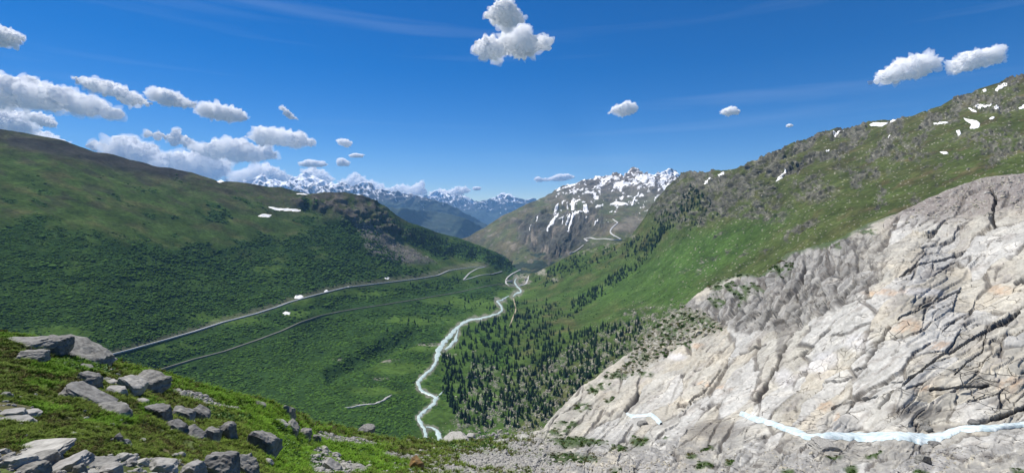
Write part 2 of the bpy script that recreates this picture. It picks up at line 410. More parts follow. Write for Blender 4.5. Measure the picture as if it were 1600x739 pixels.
def valley_relief(x, y, P, n):
    m = valley_masks(x, y)
    rock = np.clip(m['talus']*.4+m['crag']+.75*m['crr']+m['rubble']*.5+m['ridge']*.4, 0, 1)
    amp = .035+.12*rock+.025*m['bush']+.0*m['crr']
    d = spectral(P, P[:, 1], 1.0, .005, .10, 50, ridge=rock*.7, lmin=4, lmax=300)*amp
    f = 3.4*p2(x, y, 46, 20, 4, 52, rot=-.45, gain=.6); q = np.floor(f); d += m['crr']*P[:, 1]/F*6.0*(q+sstep(.72, 1.0, f-q)-f*.75)
    f = 3.4*p2(x, y, 17, 9, 3, 57, rot=-.6, gain=.6); q = np.floor(f); d += m['crr']*P[:, 1]/F*2.4*(q+sstep(.7, 1.0, f-q)-f*.75)
    d += -18*sstep(16, 4, line_d(x, y, [(520,590),(560,568),(600,548),(640,530)]))+10*sstep(18, 4, line_d(x, y, [(500,578),(545,552),(590,535),(640,515)]))
    return d*(.06+.94*m['flat'])
valley = Land(TPS(MVC, 'inv', 1e-4), valley_relief)

VSKY = [(-80,183),(0,203),(50,211),(100,222),(150,236),(200,249),(250,262),(300,270),(340,283),(400,290),(440,294),(460,298),(480,302),(500,304),(545,303),(565,308),(585,315),(600,322),(620,336),(640,347),(680,362),(720,373),(745,383),(780,395),(795,404),(805,418),(815,428),(840,426),(858,416),(880,404),(905,392),(930,386),(960,381),(985,373),(1000,352),(1018,322),(1035,302),(1050,286),(1065,272),(1078,267),(1100,270),(1118,267),(1130,266),(1150,263),(1180,245),(1220,232),(1240,223),(1270,212),(1300,203),(1330,196),(1360,189),(1400,185),(1425,182),(1450,172),(1470,166),(1490,153),(1510,147),(1530,139),(1560,130),(1580,121),(1600,115),(1680,88)]
NSKY = [(-80,518),(0,521),(30,527),(60,531),(90,536),(120,545),(150,560),(170,565),(200,573),(250,585),(300,601),(350,617),(400,628),(440,636),(470,652),(500,668),(560,678),(620,688),(660,692),(700,693),(760,688),(800,684),(845,672),(880,632),(905,606),(950,576),(990,546),(1010,520),(1040,497),(1068,478),(1100,449),(1130,436),(1160,428),(1190,430),(1210,414),(1230,396),(1270,384),(1300,378),(1330,362),(1365,346),(1400,335),(1430,320),(1460,306),(1500,290),(1540,277),(1600,271),(1680,260)]
def curve(pts, x):
    p = np.array(pts, float); return np.interp(x, p[:, 0], p[:, 1])
def grid(x0, x1, nx, topf, botf, ny, power=1.0):
    xs = np.linspace(x0, x1, nx); t = np.linspace(0, 1, ny)**power
    X = np.repeat(xs[:, None], ny, 1); top = topf(xs)[:, None]; bot = botf(xs)[:, None]
    Yp = top+(bot-top)*t[None, :]
    idx = np.arange(nx*ny).reshape(nx, ny)
    Fq = np.stack([idx[:-1, :-1], idx[:-1, 1:], idx[1:, 1:], idx[1:, :-1]], -1).reshape(-1, 4)
    return X.ravel(), Yp.ravel(), Fq, idx
def backside(V, C, idx, steps, drop, dist):
    """carry the land on over its skyline and down the far side"""
    top = V[idx[:, 0]]; nx = len(top); ctop = C[idx[:, 0]]
    dirv = top[:, :2]/np.linalg.norm(top[:, :2], axis=1)[:, None]
    vs, cs, fs = [V], [C], []; prev = idx[:, 0]; base = len(V)
    for k in range(1, steps+1):
        q = top.copy(); s = (k/steps)**1.5
        q[:, :2] += dirv*dist*s; q[:, 2] -= drop*s
        q[:, 2] += dist*.03*perlin(q/ (dist*.15), 5)*min(1, k/3)
        vs.append(q); cs.append(ctop); cur = np.arange(base, base+nx); base += nx
        fs.append(np.stack([cur[:-1], prev[:-1], prev[1:], cur[1:]], -1)); prev = cur
    return np.concatenate(vs), np.concatenate(cs), np.concatenate(fs)

def valley_colour(x, y, P):
    m = valley_masks(x, y); n = len(x)
    g1 = fbm(P, 90, 4, 70); g2 = fbm(P, 22, 3, 75)
    c = np.zeros((n, 3))+np.array([.062, .102, .026])
    c = mixc(c, (.098, .108, .042), sstep(-.1, .45, g1))
    # valley floor is a deeper green
    c = mixc(c, (.062, .112, .024), m['left']*sstep(330, 480, y))
    c = mixc(c, (.085, .15, .03), m['bright']*.75)
    high = sstep(120, 0, y-curve(VSKY, x))*sstep(900, 1100, x)
    c = mixc(c, (.105, .098, .048), high*(.35+.5*sstep(-.1, .3, g2)))
    c = mixc(c, (.088, .098, .036), sstep(950, 1250, x)*.5)
    # bright meadow on the right flank
    c = mixc(c, (.066, .125, .028), mask(x, y, [(880,470),(960,430),(1060,370),(1150,350),(1230,340),(1180,390),(1100,440),(1060,480),(960,480)], 22, 18, 77)*.8)
    c = mixc(c, (.115, .095, .05), sstep(.12, .38, fbm(P, 60, 4, 81))*sstep(1100, 1400, x)*.7)
    # ridge crest: heath, with a darker streak along it
    c = mixc(c, (.082, .078, .052), m['ridge']**1.5*sstep(-.25, .25, g2+.25*m['ridge'])*.8)
    c = mixc(c, (.046, .042, .044), m['left']*sstep(16, 4, line_d(x, y, [(20,222),(110,236),(200,258),(260,268),(285,272)])+8*g2)*.8)
    c = mixc(c, (.05, .045, .035), m['left']*sstep(.1, .3, p2(x, y, 60, 12, 3, 83, rot=.35))*sstep(380, 300, y)*.55)
    c = mixc(c, (.036, .075, .020), m['bush'])
    c = mixc(c, (.20, .18, .165), m['talus']*(.45+.55*sstep(-.3, .3, p2(x, y, 7, 4, 3, 85))))
    c = mixc(c, (.13, .115, .10), m['crag']*.85)
    rk = np.array([.135, .13, .108])[None, :]*np.clip(1+1.5*p2(x, y, 8, 6, 4, 87, rot=-.7, gain=.65), .25, 2.2)[:, None]
    k = (m['crr']*sstep(-.45, -.05, p2(x, y, 9, 6, 4, 89, rot=-.5)))[:, None]; c = c*(1-k*.9)+rk*k*.9
    k = (m['rubble']*sstep(-.2, .2, p2(x, y, 6, 5, 3, 88)))[:, None]; c = c*(1-k*.8)+np.array([.25, .235, .195])*k*.8
    # scattered pale stones in the high pastures
    f1, f2, idd, _, _ = worley(x/6.0, y/4.0, 91)
    st = (f1 < .17)*(idd % 7 < 2)*sstep(960, 1100, x)
    c = mixc(c, (.30, .29, .24), st*.8)
    # cuttings beside the roads, gravel of the valley bottom
    c = mixc(c, (.16, .14, .115), sstep(7, 2, line_d(x, y, [(a, b-3) for a, b in ROAD])+4*g2)*.45)
    gr = np.minimum.reduce([line_d(x, y, xy(l)) for l in (RIVER, RIV_B, RIV_D, RIV_G)])
    c = mixc(c, (.24, .23, .20), sstep(5.5, 3.5, gr+5*p2(x, y, 9, 7, 2, 93))*.7)
    c = mixc(c, (.30, .28, .24), blobs(x+4*g2*5, y, [(819,432,8,5),(822,441,8,3.5),(800,446,14,2.0),(595,591,12,2.5),(675,537,28,3.2),(607,563,12,3.5),(566,632,14,3),(527,565,10,2),(699,556,8,4),(845,425,6,7),(866,437,5,3)])*.8)
    return c
GX = 1500; GY = 270
x, y, Fq, idx = grid(-80, 1680, GX//2+250, lambda a: curve(VSKY, a), lambda a: curve(NSKY, a)+42, GY)
V = valley.at(x, y); C = valley_colour(x, y, V)
V2, C2, F2 = backside(V, C, idx, 8, 700, 900)
cx = x[Fq].mean(1); cy = y[Fq].mean(1)
split_l = curve([(150,560),(460,472),(600,446),(760,420),(815,428),(900,428)], cx)
lft = (cx < 812) & (cy < split_l)
flo_edge = curve([(428,845),(460,850),(500,800),(560,745),(640,700),(740,690)], cy) if False else np.interp(cy, [428,460,500,560,640,740], [850,848,800,740,705,695])
flo = ~lft & (cx < flo_edge)
for nm, sel in (('left_hillside', lft), ('valley_floor', flo), ('right_mountainside', ~lft & ~flo)):
    vv, ff, cc = compact(V, Fq[sel], C); tag(mesh_np(nm, vv, ff, M_valley, colr=cc), kind='structure')
vv, ff, cc = compact(V2, F2, C2); tag(mesh_np('valley_rim_far_side', vv, ff, M_valley, colr=cc), kind='structure')
print('valley', time.time()-T0)

# ------------------------------------------------------------------ snowy mountain beyond the valley mouth
MMC = [(735,369,5200),(760,352,5200),(840,312,5600),(900,290,5800),(990,266,6200),(1060,278,6300),(760,400,4500),(820,430,3600),(900,400,3750),
 (960,370,3600),(880,345,4300),(850,380,4000),(880,325,5000),(960,320,4900),(1000,340,4300),(1030,310,4800),(740,430,4600),(1100,300,5200),(900,450,3300),(1000,400,3400),(1100,400,3600),(940,345,4200),(920,378,3700)]
MSKY = [(715,376),(735,369),(760,353),(785,338),(800,331),(820,321),(840,313),(855,305),(870,298),(885,293),(900,290),(915,287),(930,281),(945,281),(958,273),(965,275),(975,279),(985,267),(992,265),(1000,270),(1012,269),(1018,275),(1030,275),(1045,277),(1060,281),(1100,290)]
ROADM1 = [(957,342),(962,346),(966,348),(961,352),(955,358),(953,363),(957,367),(965,371),(971,375)]
ROADM2 = [(971,375),(958,375),(945,373),(930,374),(922,371),(912,374)]
ROADM3 = [(913,373),(919,378)]
ROADM4 = [(913,382),(905,389),(897,394),(888,397)]
@memo
def mid_masks(x, y):
    sn = p2(x, y, 22, 9, 5, 130, rot=-.3, gain=.6)
    hi = sstep(338, 285, y+ .25*(940-x)*sstep(0, 1, (940-x)/200.))
    snow = sstep(.10, .15, sn+.6*p2(x, y, 6, 3, 3, 132, rot=-.5)-.27+.33*hi)*sstep(845, 880, x+ (330-y)*.6)*sstep(352, 338, y)
    cliff = mask(x, y, [(800,350),(830,338),(870,332),(935,332),(945,350),(920,375),(880,400),(850,405),(830,395),(812,375)], 14, 26, 133, 20)
    band = sstep(6, 2, line_d(x, y, [(850,331),(865,329),(885,323),(900,326),(920,330),(932,332)])+3*p2(x, y, 8, 5, 2, 140))
    return snow, cliff, band, hi
def mid_relief(x, y, P, n):
    snow, cliff, band, hi = mid_masks(x, y)
    d = spectral(P, P[:, 1], 1., .004, .07, 150, ridge=np.clip(.3+.6*hi, 0, 1), lmin=14, lmax=600)*(.06+.10*hi+.05*cliff)
    rib = p2(x+14*p2(x, y, 40, 40, 2, 138), y, 11, 42, 5, 135, rot=.35, gain=.6)
    d += cliff*rib*65
    d += -40*band
    fl = np.minimum.reduce([line_d(x, y, l) for l in (ROADM1, ROADM2, ROADM3, ROADM4)])
    return d*(.1+.9*sstep(2, 12, fl))
mid = Land(TPS(MMC, 'inv', 1e-4), mid_relief)
def mid_colour(x, y, P):
    snow, cliff, band, hi = mid_masks(x, y)
    g = fbm(P, 220, 5, 160)
    c = np.zeros((len(x), 3))+np.array([.072, .088, .034])
    c = mixc(c, (.10, .09, .048), sstep(-.2, .3, g))
    c = mixc(c, (.13, .12, .11), hi*sstep(-.5, .1, g+hi*.6)); c = mixc(c, (.16, .145, .12), sstep(.12, .3, p2(x, y, 14, 9, 5, 142, rot=-.4, gain=.65))*.8); c = mixc(c, (.045, .05, .035), sstep(.12, .3, p2(x, y, 16, 9, 5, 145, rot=-.4, gain=.65))*.7)
    rib = p2(x+14*p2(x, y, 40, 40, 2, 138), y, 8, 34, 5, 136, rot=.35, gain=.6)
    c = mixc(c, (.06, .06, .055), cliff*.85)
    c = mixc(c, (.20, .17, .135), cliff*sstep(.1, .35, rib)*.85)
    c = mixc(c, (.20, .175, .14), blobs(x+6*g, y, [(853,392,5,10),(835,375,4,10),(805,385,5,8),(890,395,8,4),(975,355,28,8),(990,345,20,8)])*.7)
    c = mixc(c, (.02, .037, .024), sstep(.02, .2, p2(x, y, 20, 9, 3, 141)+.5*sstep(380, 430, y)-.25)*sstep(360, 390, y))
    c = mixc(c, (.80, .81, .83), snow)
    return c
x, y, Fq, idx = grid(715, 1100, 380, lambda a: curve(MSKY, a), lambda a: np.full_like(a, 452), 200)
V = mid.at(x, y); C = mid_colour(x, y, V)
V2, C2, F2 = backside(V, C, idx, 6, 1200, 2000)
tag(mesh_np('snowy_mountain', V2, np.concatenate([Fq, F2]), M_mid, colr=C2), kind='structure')

# ------------------------------------------------------------------ far ranges
def far_range(name, sky, Yd, bottom, snowline, seed, kindc, x0, x1, nx, ny, slope=.9):
    def relief(x, y, P, n):
        hi = sstep(snowline+25, snowline-15, y)
        return spectral(P, P[:, 1], 1., .004, .05, seed, ridge=.8, lmin=60, lmax=1500)*(.12+.16*hi)*sstep(0, 1, 1)
    top = curve(sky, np.array([(x0+x1)/2.]))[0]
    pts = []
    for px in np.linspace(x0, x1, 7):
        t = curve(sky, np.array([px]))[0]
        pts += [(px, t, Yd*(1+.05*math.sin(px))), (px, bottom, Yd*slope), (px, (t+bottom)/2, Yd*(1+slope)/2)]
    L = Land(TPS(pts, 'inv', 1e-3), relief)
    x, y, Fq, idx = grid(x0, x1, nx, lambda a: curve(sky, a), lambda a: np.full_like(a, bottom), ny)
    jag = (fbm(np.stack([x/12., x*0, x*0], 1), 1, 4, seed+3)*(3.0 if kindc != 'forest' else 1.2))
    t = np.clip((y-curve(sky, x))/30., 0, 1)
    y = y-jag*(1-t)
    V = L.at(x, y)
    g = p2(x, y, 7, 5, 5, seed+9, gain=.75, rot=.5)
    if kindc == 'forest':
        C = np.zeros((len(x), 3))+np.array([.016, .032, .02]); C = mixc(C, (.04, .055, .03), sstep(0, .4, g))
        C = mixc(C, (.2, .2, .17), sstep(.3, .4, g)*sstep(340, 370, y))
    else:
        C = np.zeros((len(x), 3))+np.array([.06, .06, .07])
        s = sstep(.10, .16, g*1.1+(snowline-y)/60.)
        C = mixc(C, (.02, .036, .026), sstep(snowline+2, snowline+16, y))
        C = mixc(C, (.84, .85, .87), s)
    V2, C2, F2 = backside(V, C, idx, 4, 2500*(Yd/24000.), 1800)
    return tag(mesh_np(name, V2, np.concatenate([Fq, F2]), M_far, colr=C2), kind='structure')
SKA = [(380,284),(395,283),(403,277),(412,276),(420,283),(428,284),(445,283),(462,281),(470,277),(480,275),(492,278),(502,281),(512,287),(525,290),(535,289),(548,295),(560,291),(570,289),(580,292),(592,299),(605,302),(620,303),(640,305),(655,309),(672,313),(690,318),(710,325),(740,340),(790,372)]
SKB = [(560,312),(600,306),(640,304),(660,308),(680,303),(700,307),(712,306),(725,311),(745,318),(752,316),(765,316),(775,309),(783,303),(790,307),(800,309),(808,313),(822,314),(840,316),(880,320),(960,322)]
SKC = [(540,318),(580,322),(620,326),(660,330),(700,334),(730,345),(760,358),(790,380),(820,400)]
SKD = [(1000,282),(1020,276),(1032,274),(1038,271),(1045,272),(1052,268),(1057,269),(1062,275),(1080,285),(1110,290)]
far_range('far_snowy_range', SKB, 24000, 372, 318, 300, 'snow', 560, 960, 330, 90)
far_range('near_snowy_range', SKA, 15000, 380, 306, 340, 'snow', 380, 790, 360, 120)
far_range('forested_valley_side', SKC, 11500, 392, 200, 380, 'forest', 540, 820, 160, 60)
far_range('rocky_peaks', SKD, 9500, 320, 282, 420, 'snow', 1000, 1110, 100, 50)
gx = np.array([[-45000,-3000,-1100],[45000,-3000,-1100],[45000,27000,-1100],[-45000,27000,-1100]], float)
tag(mesh_np('ground', gx, np.array([[0,1,2,3]]), M_far, colr=np.full((4,3), .05)+np.array([0,.02,0])), kind='structure')
print('far', time.time()-T0)

# ------------------------------------------------------------------ near ground: turf knoll and glacier-polished granite
NC = [(-80,739,9),(0,739,10),(200,739,13),(400,739,20),(600,739,38),(800,739,55),(1000,739,62),(1200,739,62),(1400,739,58),(1600,739,52),(1680,739,50),
 (-80,518,30),(0,522,30),(150,558,34),(300,600,42),(440,636,52),(500,668,75),(640,690,105),(760,688,125),(845,672,170),
 (0,620,17),(200,640,22),(400,680,32),(900,700,115),(1000,690,125),(1100,695,115),(1200,690,112),(1350,695,103),(1450,695,98),(1600,672,104),
 (900,640,260),(950,590,370),(1000,640,205),(1000,600,290),(1000,550,430),(1070,480,560),(1100,560,300),(1100,500,430),(1100,630,190),(1200,640,140),(1200,600,185),
 (1200,520,260),(1200,460,340),(1230,400,480),(1160,430,540),(1300,640,128),(1300,600,150),(1300,500,200),(1300,430,270),(1330,365,430),
 (1400,640,116),(1400,600,125),(1400,500,155),(1400,450,180),(1400,400,230),(1400,340,380),(1500,640,114),(1500,600,120),(1500,450,185),(1500,350,300),(1480,300,420),
 (1600,640,111),(1600,600,118),(1600,500,145),(1600,400,190),(1600,330,270),(1600,272,420),(1680,262,420),(1680,500,140),(1680,640,105)]
FISS = [([(1185,627),(1190,612),(1205,590),(1216,568),(1225,545),(1236,520)],4.5),([(1180,622),(1196,606)],8),
 ([(1350,572),(1362,548),(1378,530),(1392,508),(1400,500)],4.5),([(1375,638),(1395,615),(1425,590),(1450,570),(1463,559),(1490,545),(1530,520),(1560,505),(1585,490),(1600,480),(1680,450)],2.8),
 ([(1545,514),(1575,500),(1592,487)],5),([(1455,566),(1440,580),(1415,592),(1380,597)],1.8),([(1492,582),(1510,566),(1535,548),(1541,520)],1.3),
 ([(1300,634),(1340,622),(1368,618)],3),([(1455,608),(1500,603),(1545,601)],3.2),([(1068,642),(1080,625),(1100,612),(1130,575),(1140,563)],2.6),
 ([(1157,551),(1175,543),(1195,536)],4),([(1480,670),(1520,662),(1560,652),(1600,637),(1680,620)],6),([(1552,352),(1550,335),(1556,310),(1548,295)],4),
 ([(1405,430),(1430,415),(1470,405),(1510,392)],2.5),([(1585,440),(1600,432),(1640,420)],4),([(978,640),(990,628),(999,612)],7),([(1290,600),(1320,590),(1350,572)],2),
 ([(1240,470),(1252,430),(1262,395)],3),([(1140,500),(1155,470),(1175,440)],3),([(1395,505),(1440,480),(1500,455)],2),([(1240,560),(1270,540),(1310,500),(1340,470)],2)]
NCR = [(880,690)]
@memo
def near_masks(x, y):
    top = curve(NSKY, x)
    W = lambda s, a=10, k=22: a*p2(x, y, k, k*.6, 3, s)
    wx = x+W(201, 24, 30); wy = y+W(202, 10, 30)
    turf = sstep(880, 700, wx+np.where(wy < 668, 200, 0))
    turf = np.maximum(turf, sstep(790, 700, x))
    turf = turf*(1-.75*sstep(640, 760, x)*sstep(.0, .22, p2(x, y, 34, 9, 3, 204)))
    # turf carried on in patches over the ledges right of the knoll
    pt = blobs(x+W(203, 8), y+W(204, 4), [(900,690,50,7),(880,715,60,10),(1000,688,16,8),(965,700,14,6),(1080,712,10,6),(1100,728,16,6),(1140,722,10,6),(960,735,10,5),(1300,712,20,4),(1365,708,16,3),(1330,735,14,5),(1440,738,16,5),(1590,735,12,4),(1040,686,8,4),(1230,736,12,5),(1105,700,12,4)])
    cliffg = blobs(x+W(205, 9), y+W(206, 5), [(1165,452,30,8),(1130,448,22,7),(1220,420,20,13),(1120,470,14,10),(1065,498,30,14),(1040,520,34,13),(1100,505,20,9),(1160,460,10,20),(1310,385,10,8),(1355,360,16,6),(1000,560,16,8),(1070,540,12,5),(935,606,20,8),(908,636,14,9),(962,588,20,7),(888,664,20,7),(870,676,24,6),(1010,585,14,5),(955,625,12,5)])*sstep(-.25, .1, p2(x, y, 12, 7, 3, 207))
    topg = sstep(6, 1, y-top+W(208, 5))*sstep(1090, 1130, x)*sstep(1420, 1340, x)
    green = np.clip(np.maximum.reduce([turf, pt, cliffg, topg]), 0, 1)
    # loose grey debris on the crown of the dome
    scr = sstep(-8, 24, (356-.10*(x-1400)+W(209, 18))-y)*sstep(1330, 1420, x)
    gcl = mask(x+W(210, 12), y+W(211, 9), [(1060,480),(1130,450),(1230,390),(1340,365),(1400,360),(1390,430),(1330,470),(1250,510),(1160,520),(1120,500)], 4)
    apron = mask(x+W(214, 9), y+W(215, 6), [(985,552),(1008,512),(1062,476),(1105,494),(1135,512),(1100,524),(1055,542),(1020,566),(990,585),(960,590)], 6)
    gcl = gcl*sstep(1425, 1310, x+W(216, 40, 26)-.2*(y-400))
    gravel = blobs(x+W(212, 12), y+W(213, 6), [(780,720,90,12),(700,738,60,8),(620,712,30,5),(830,700,40,7),(545,735,40,10),(780,723,70,9),(900,727,90,9),(1010,728,70,12),(1480,712,60,8),(1250,727,50,8),(960,706,40,5),(1450,728,40,8),(1120,740,80,8)])
    return dict(turf=turf, green=green, scr=scr, gcl=gcl, gravel=gravel, top=top, apron=apron)
def joint_uv(x, y):
    t = x-1000
    g = np.where(t < 600, .85*t-.00035*t*t, .85*600-.00035*360000+.43*(t-600))
    return x*1.12, (y+g)*.86
def pj(x, y, su, sv, octs=3, seed=0, gain=.5, ridged=False):
    u, v = joint_uv(x, y); return p2(u, v, su, sv, octs, seed, 0, ridged, gain)
@memo
def slab_cells(x, y):
    wx = x+26*p2(x, y, 110, 70, 2, 221)+2*p2(x, y, 9, 7, 2, 222); wy = y+17*p2(x, y, 90, 55, 2, 225)+1.6*p2(x, y, 9, 7, 2, 223)
    u, v = joint_uv(wx, wy)
    f1, f2, idd, du, dv = worley(u/84., v/24., 227)
    edge = (f2-f1)*22*.62+2.0*sstep(-.02, .2, pj(x, y, 70, 30, 3, 226))
    g1, g2, id2, eu, ev = worley(u/34.+5, v/9., 229)
    edge2 = (g2-g1)*9*.62+2*sstep(0, .25, pj(x, y, 30, 16, 2, 228))
    return edge, idd, du, dv, edge2, id2, eu, ev
@memo
def cliff_uv(x, y):
    wx = x+14*p2(x, y, 50, 40, 3, 275); c, s_ = math.cos(.5), math.sin(.5)
    return wx*c+y*s_, -wx*s_+y*c
@memo
def fiss(x, y):
    d = np.full(x.shape, -9.)
    jx = x+3.0*p2(x, y, 16, 12, 3, 231); jy = y+2.2*p2(x, y, 16, 12, 3, 232)
    for pts, wd in FISS:
        w_ = wd*(.75+.5*p2(x, y, 25, 25, 2, 233))
        d = np.maximum(d, 1-line_d(jx, jy, pts)/np.maximum(w_, .6))
    return np.clip(d, 0, 1)
def near_relief(x, y, P, n):
    m = near_masks(x, y); Y = P[:, 1]
    gran = np.clip(1-m['turf'], 0, 1)
    edge, idd, du, dv, edge2, id2, eu, ev = slab_cells(x, y)
    r1 = (idd % 97)/97.-.5; r2 = (idd % 89)/89.-.5; r3 = (idd % 83)/83.-.5
    s1 = (id2 % 97)/97.-.5; s2 = (id2 % 89)/89.-.5
    lo = sstep(680, 702, y); hi_ = 1-.85*lo
    U = Y/F                                     # metres per pixel at this distance
    h = U*(3.2*r1+9*r2*du+9*(r3+.25)*dv)
    h -= U*2.6*sstep(1.6, .3, edge)
    f = 3.2*pj(x, y, 170, 40, 3, 241, .4)+.012*(y-x*.3); q = np.floor(f)
    h += hi_*U*2.6*(q+sstep(.92, 1.0, f-q)-f*.9)
    f = 4*pj(x, y, 120, 18, 3, 242, .4); q = np.floor(f)
    h += 0
    h += hi_*U*.35*pj(x, y, 70, 4, 2, 243)
    f = 4*p2(x, y, 90, 13, 4, 246); q = np.floor(f); h += lo*U*2.6*(q+sstep(.8, 1.0, f-q)-f*.7)+lo*U*5*p2(x, y, 34, 11, 4, 247)
    frac = np.clip(.22+.8*lo+.8*sstep(.02, .25, p2(x, y, 90, 50, 3, 235))+m['gcl']+.6*m['scr'], 0, 1.2)
    h += (frac*U*(2.4*s1+4.5*s2*ev+3*s1*eu))-np.clip(frac+.3, 0, 1)*U*1.3*sstep(1.3, .3, edge2)
    cu, cv = cliff_uv(x, y); c1_, c2_, cid, cdu, cdv = worley(cu/15., cv/52., 271); t1 = (cid % 97)/97.-.5; t2 = (cid % 89)/89.-.5
    k1_, k2_, kid, kdu, kdv = worley(cu/6.5, cv/21., 273); t3 = (kid % 97)/97.-.5
    h += m['gcl']*U*(9*t1+14*t2*cdu+6*cdv*t1+4*t3+6*kdu*t3-3.5*sstep(.16, .02, c2_-c1_))
    h -= U*9*sstep(0, .8, fiss(x, y))
    ch = sstep(14, 4, line_d(x, y, [(980,652),(1010,655),(1150,652),(1230,672),(1310,684),(1400,682),(1450,684),(1480,676),(1545,670),(1600,672)]))
    d = gran*h*sstep(1., 8, y-m['top'])*(1-.75*ch)
    d += spectral(P, Y, 1., .006, .10, 240, ridge=.25, lmin=.06, lmax=60)*(.17*m['turf']+.018*gran)
    return d
near = Land(TPS(NC, 'log', 1e-4), near_relief)
def near_colour(x, y, P):
    m = near_masks(x, y)
    g = fbm(P, 3.2, 4, 250); gb = p2(x, y, 60, 26, 4, 251, rot=-.5)
    edge, idd, du, dv, edge2, id2, eu, ev = slab_cells(x, y)
    r = (idd % 101)/101.
    c = np.zeros((len(x), 3))+np.array([.395, .38, .328])
    c = mixc(c, (.45, .45, .43), sstep(.45, .8, r)*.7)
    c = mixc(c, (.42, .38, .30), sstep(.55, .1, r)*.6*sstep(-.2, .2, gb))
    c = mixc(c, (.33, .31, .28), sstep(.1, .4, pj(x, y, 60, 9, 4, 252))*.75)
    c = mixc(c, (.56, .56, .57), blobs(x, y, [(1340,535,24,16),(1290,560,22,14),(1225,590,16,16),(1440,455,40,6),(1270,575,26,10),(1060,560,16,6)])*.55)
    c = mixc(c, (.42, .30, .20), blobs(x+8*g, y, [(1415,510,30,12),(1290,632,14,8),(1308,650,6,8),(1090,540,10,5),(1470,540,24,8),(1580,600,26,14),(1380,455,40,5),(1440,605,16,6),(1100,600,12,5),(1560,450,20,8),(1130,605,14,4)])*sstep(-.35, .2, pj(x, y, 22, 6, 4, 253))*.65)
    c = mixc(c, (.20, .185, .165), sstep(.22, .5, pj(x, y, 60, 4., 4, 262))*.3)
    c = c*(1+.16*pj(x, y, 24, 3, 4, 263))[:, None]*(1+.28*p2(x, y, 4, 3, 3, 264))[:, None]*(1+.2*p2(x, y, 14, 9, 3, 265))[:, None]
    c = c*(1+((id2 % 97)/97.-.5)*.26)[:, None]
    # grey cliff and debris-covered crown
    c = mixc(c, (.235, .23, .212), m['gcl']*.9); cu, cv = cliff_uv(x, y); c1_, c2_, cid, _, _ = worley(cu/15., cv/52., 271); k1_, k2_, kid, _, _ = worley(cu/6.5, cv/21., 273)
    c = mixc(c, (.06, .06, .06), m['gcl']*np.maximum(sstep(.14, .03, c2_-c1_), .7*sstep(.12, .02, k2_-k1_))*.85); c = c*(1+m['gcl']*((kid % 61)/61.-.5)*.6)[:, None]; c = mixc(c, (.33, .32, .30), m['gcl']*sstep(.12, .35, p2(x, y, 9, 30, 4, 254, rot=.5))*.6)
    c = mixc(c, (.20, .175, .16), m['scr']*.85)
    f1, f2, i3, _, _ = worley(x/5., y/3.4, 255)
    c = mixc(c, (.33, .32, .29), m['scr']*(f1 < .32)*(i3 % 5 < 3)*.7)
    c = mixc(c, (.12, .11, .06), m['apron']*.85); c = mixc(c, (.34, .33, .29), m['apron']*(f1 < .38)*(i3 % 5 < 4)*.85)
    # darker patches on the ledges and slabs
    c = mixc(c, (.15, .14, .125), blobs(x+6*g, y, [(1120,672,55,16),(1440,645,60,10),(1560,628,22,8),(1220,512,16,20),(1220,545,8,30),(1540,600,30,4),(1420,640,40,10),(1500,668,80,6)])*.7)
    # loose ledges below the stream: greyer, stony
    lo = sstep(676, 700, y+8*g)*sstep(780, 860, x)
    c = mixc(c, (.23, .225, .21), lo*.8*sstep(-.4, .2, p2(x, y, 20, 7, 4, 256)))
    k = (m['gravel']*sstep(-.3, .1, p2(x, y, 5, 3, 3, 257)))
    c = mixc(c, (.34, .33, .31), k*.7)
    # dirt in the joints, with the shade of cracks and fissures painted in
    wide = np.clip(sstep(1.7, .5, edge)*.85+sstep(1.2, .3, edge2)*.9*np.clip(.12+sstep(.1, .35, p2(x, y, 90, 50, 3, 235))+m['gcl']*.6, 0, 1), 0, 1)*(1-m['turf'])
    c = mixc(c, (.085, .075, .065), wide*.8)
    c = mixc(c, (.045, .04, .036), sstep(.05, .6, fiss(x, y)))
    # turf
    t = np.zeros((len(x), 3))+np.array([.085, .115, .03])
    t = mixc(t, (.13, .105, .05), sstep(-.05, .35, g)*.8)
    t = mixc(t, (.085, .15, .024), mask(x, y, [(170,568),(300,600),(440,640),(480,670),(600,700),(650,739),(430,739),(400,690),(380,640),(250,600)], 14, 20, 258)*.8)
    t = mixc(t, (.05, .05, .028), sstep(.15, .4, fbm(P, 1.1, 4, 259))*.7)
    t = mixc(t, (.20, .185, .16), sstep(.22, .34, fbm(P, 2.0, 4, 261))*sstep(30, 60, P[:, 1])*.5)
    t = mixc(t, (.27, .26, .245), m['gravel']*m['turf']*.85)
    k = np.clip(m['green'], 0, 1)[:, None]*(1-.8*(m['gravel']*(1-m['turf'])))[:, None]
    tt = mixc(t, (.05, .085, .025), (1-m['turf'])*.8)
    c = c*(1-k)+tt*k
    return c
XS = 860.
def rag(a):
    n_ = fbm(np.stack([a/26., a*0+.3, a*0], 1), 1, 5, 888, .6)
    return n_*7*sstep(700, 900, a)*(1-.55*sstep(1150, 1400, a))
bx = 779.
x, y, Fq, idx = grid(-80, XS, 600, lambda a: curve(NSKY, a)+rag(a), lambda a: np.full_like(a, bx), 200, .9)
V = near.at(x, y); C = near_colour(x, y, V)
V2, C2, F2 = backside(V, C, idx, 6, 40, 30)
tag(mesh_np('grassy_foreground_slope', V2, np.concatenate([Fq, F2]), M_knoll, colr=C2), kind='structure')
x, y, Fq, idx = grid(XS, 1680, 760, lambda a: curve(NSKY, a)+rag(a), lambda a: np.full_like(a, bx), 370)
V = near.at(x, y); C = near_colour(x, y, V)
V2, C2, F2 = backside(V, C, idx, 6, 160, 90)
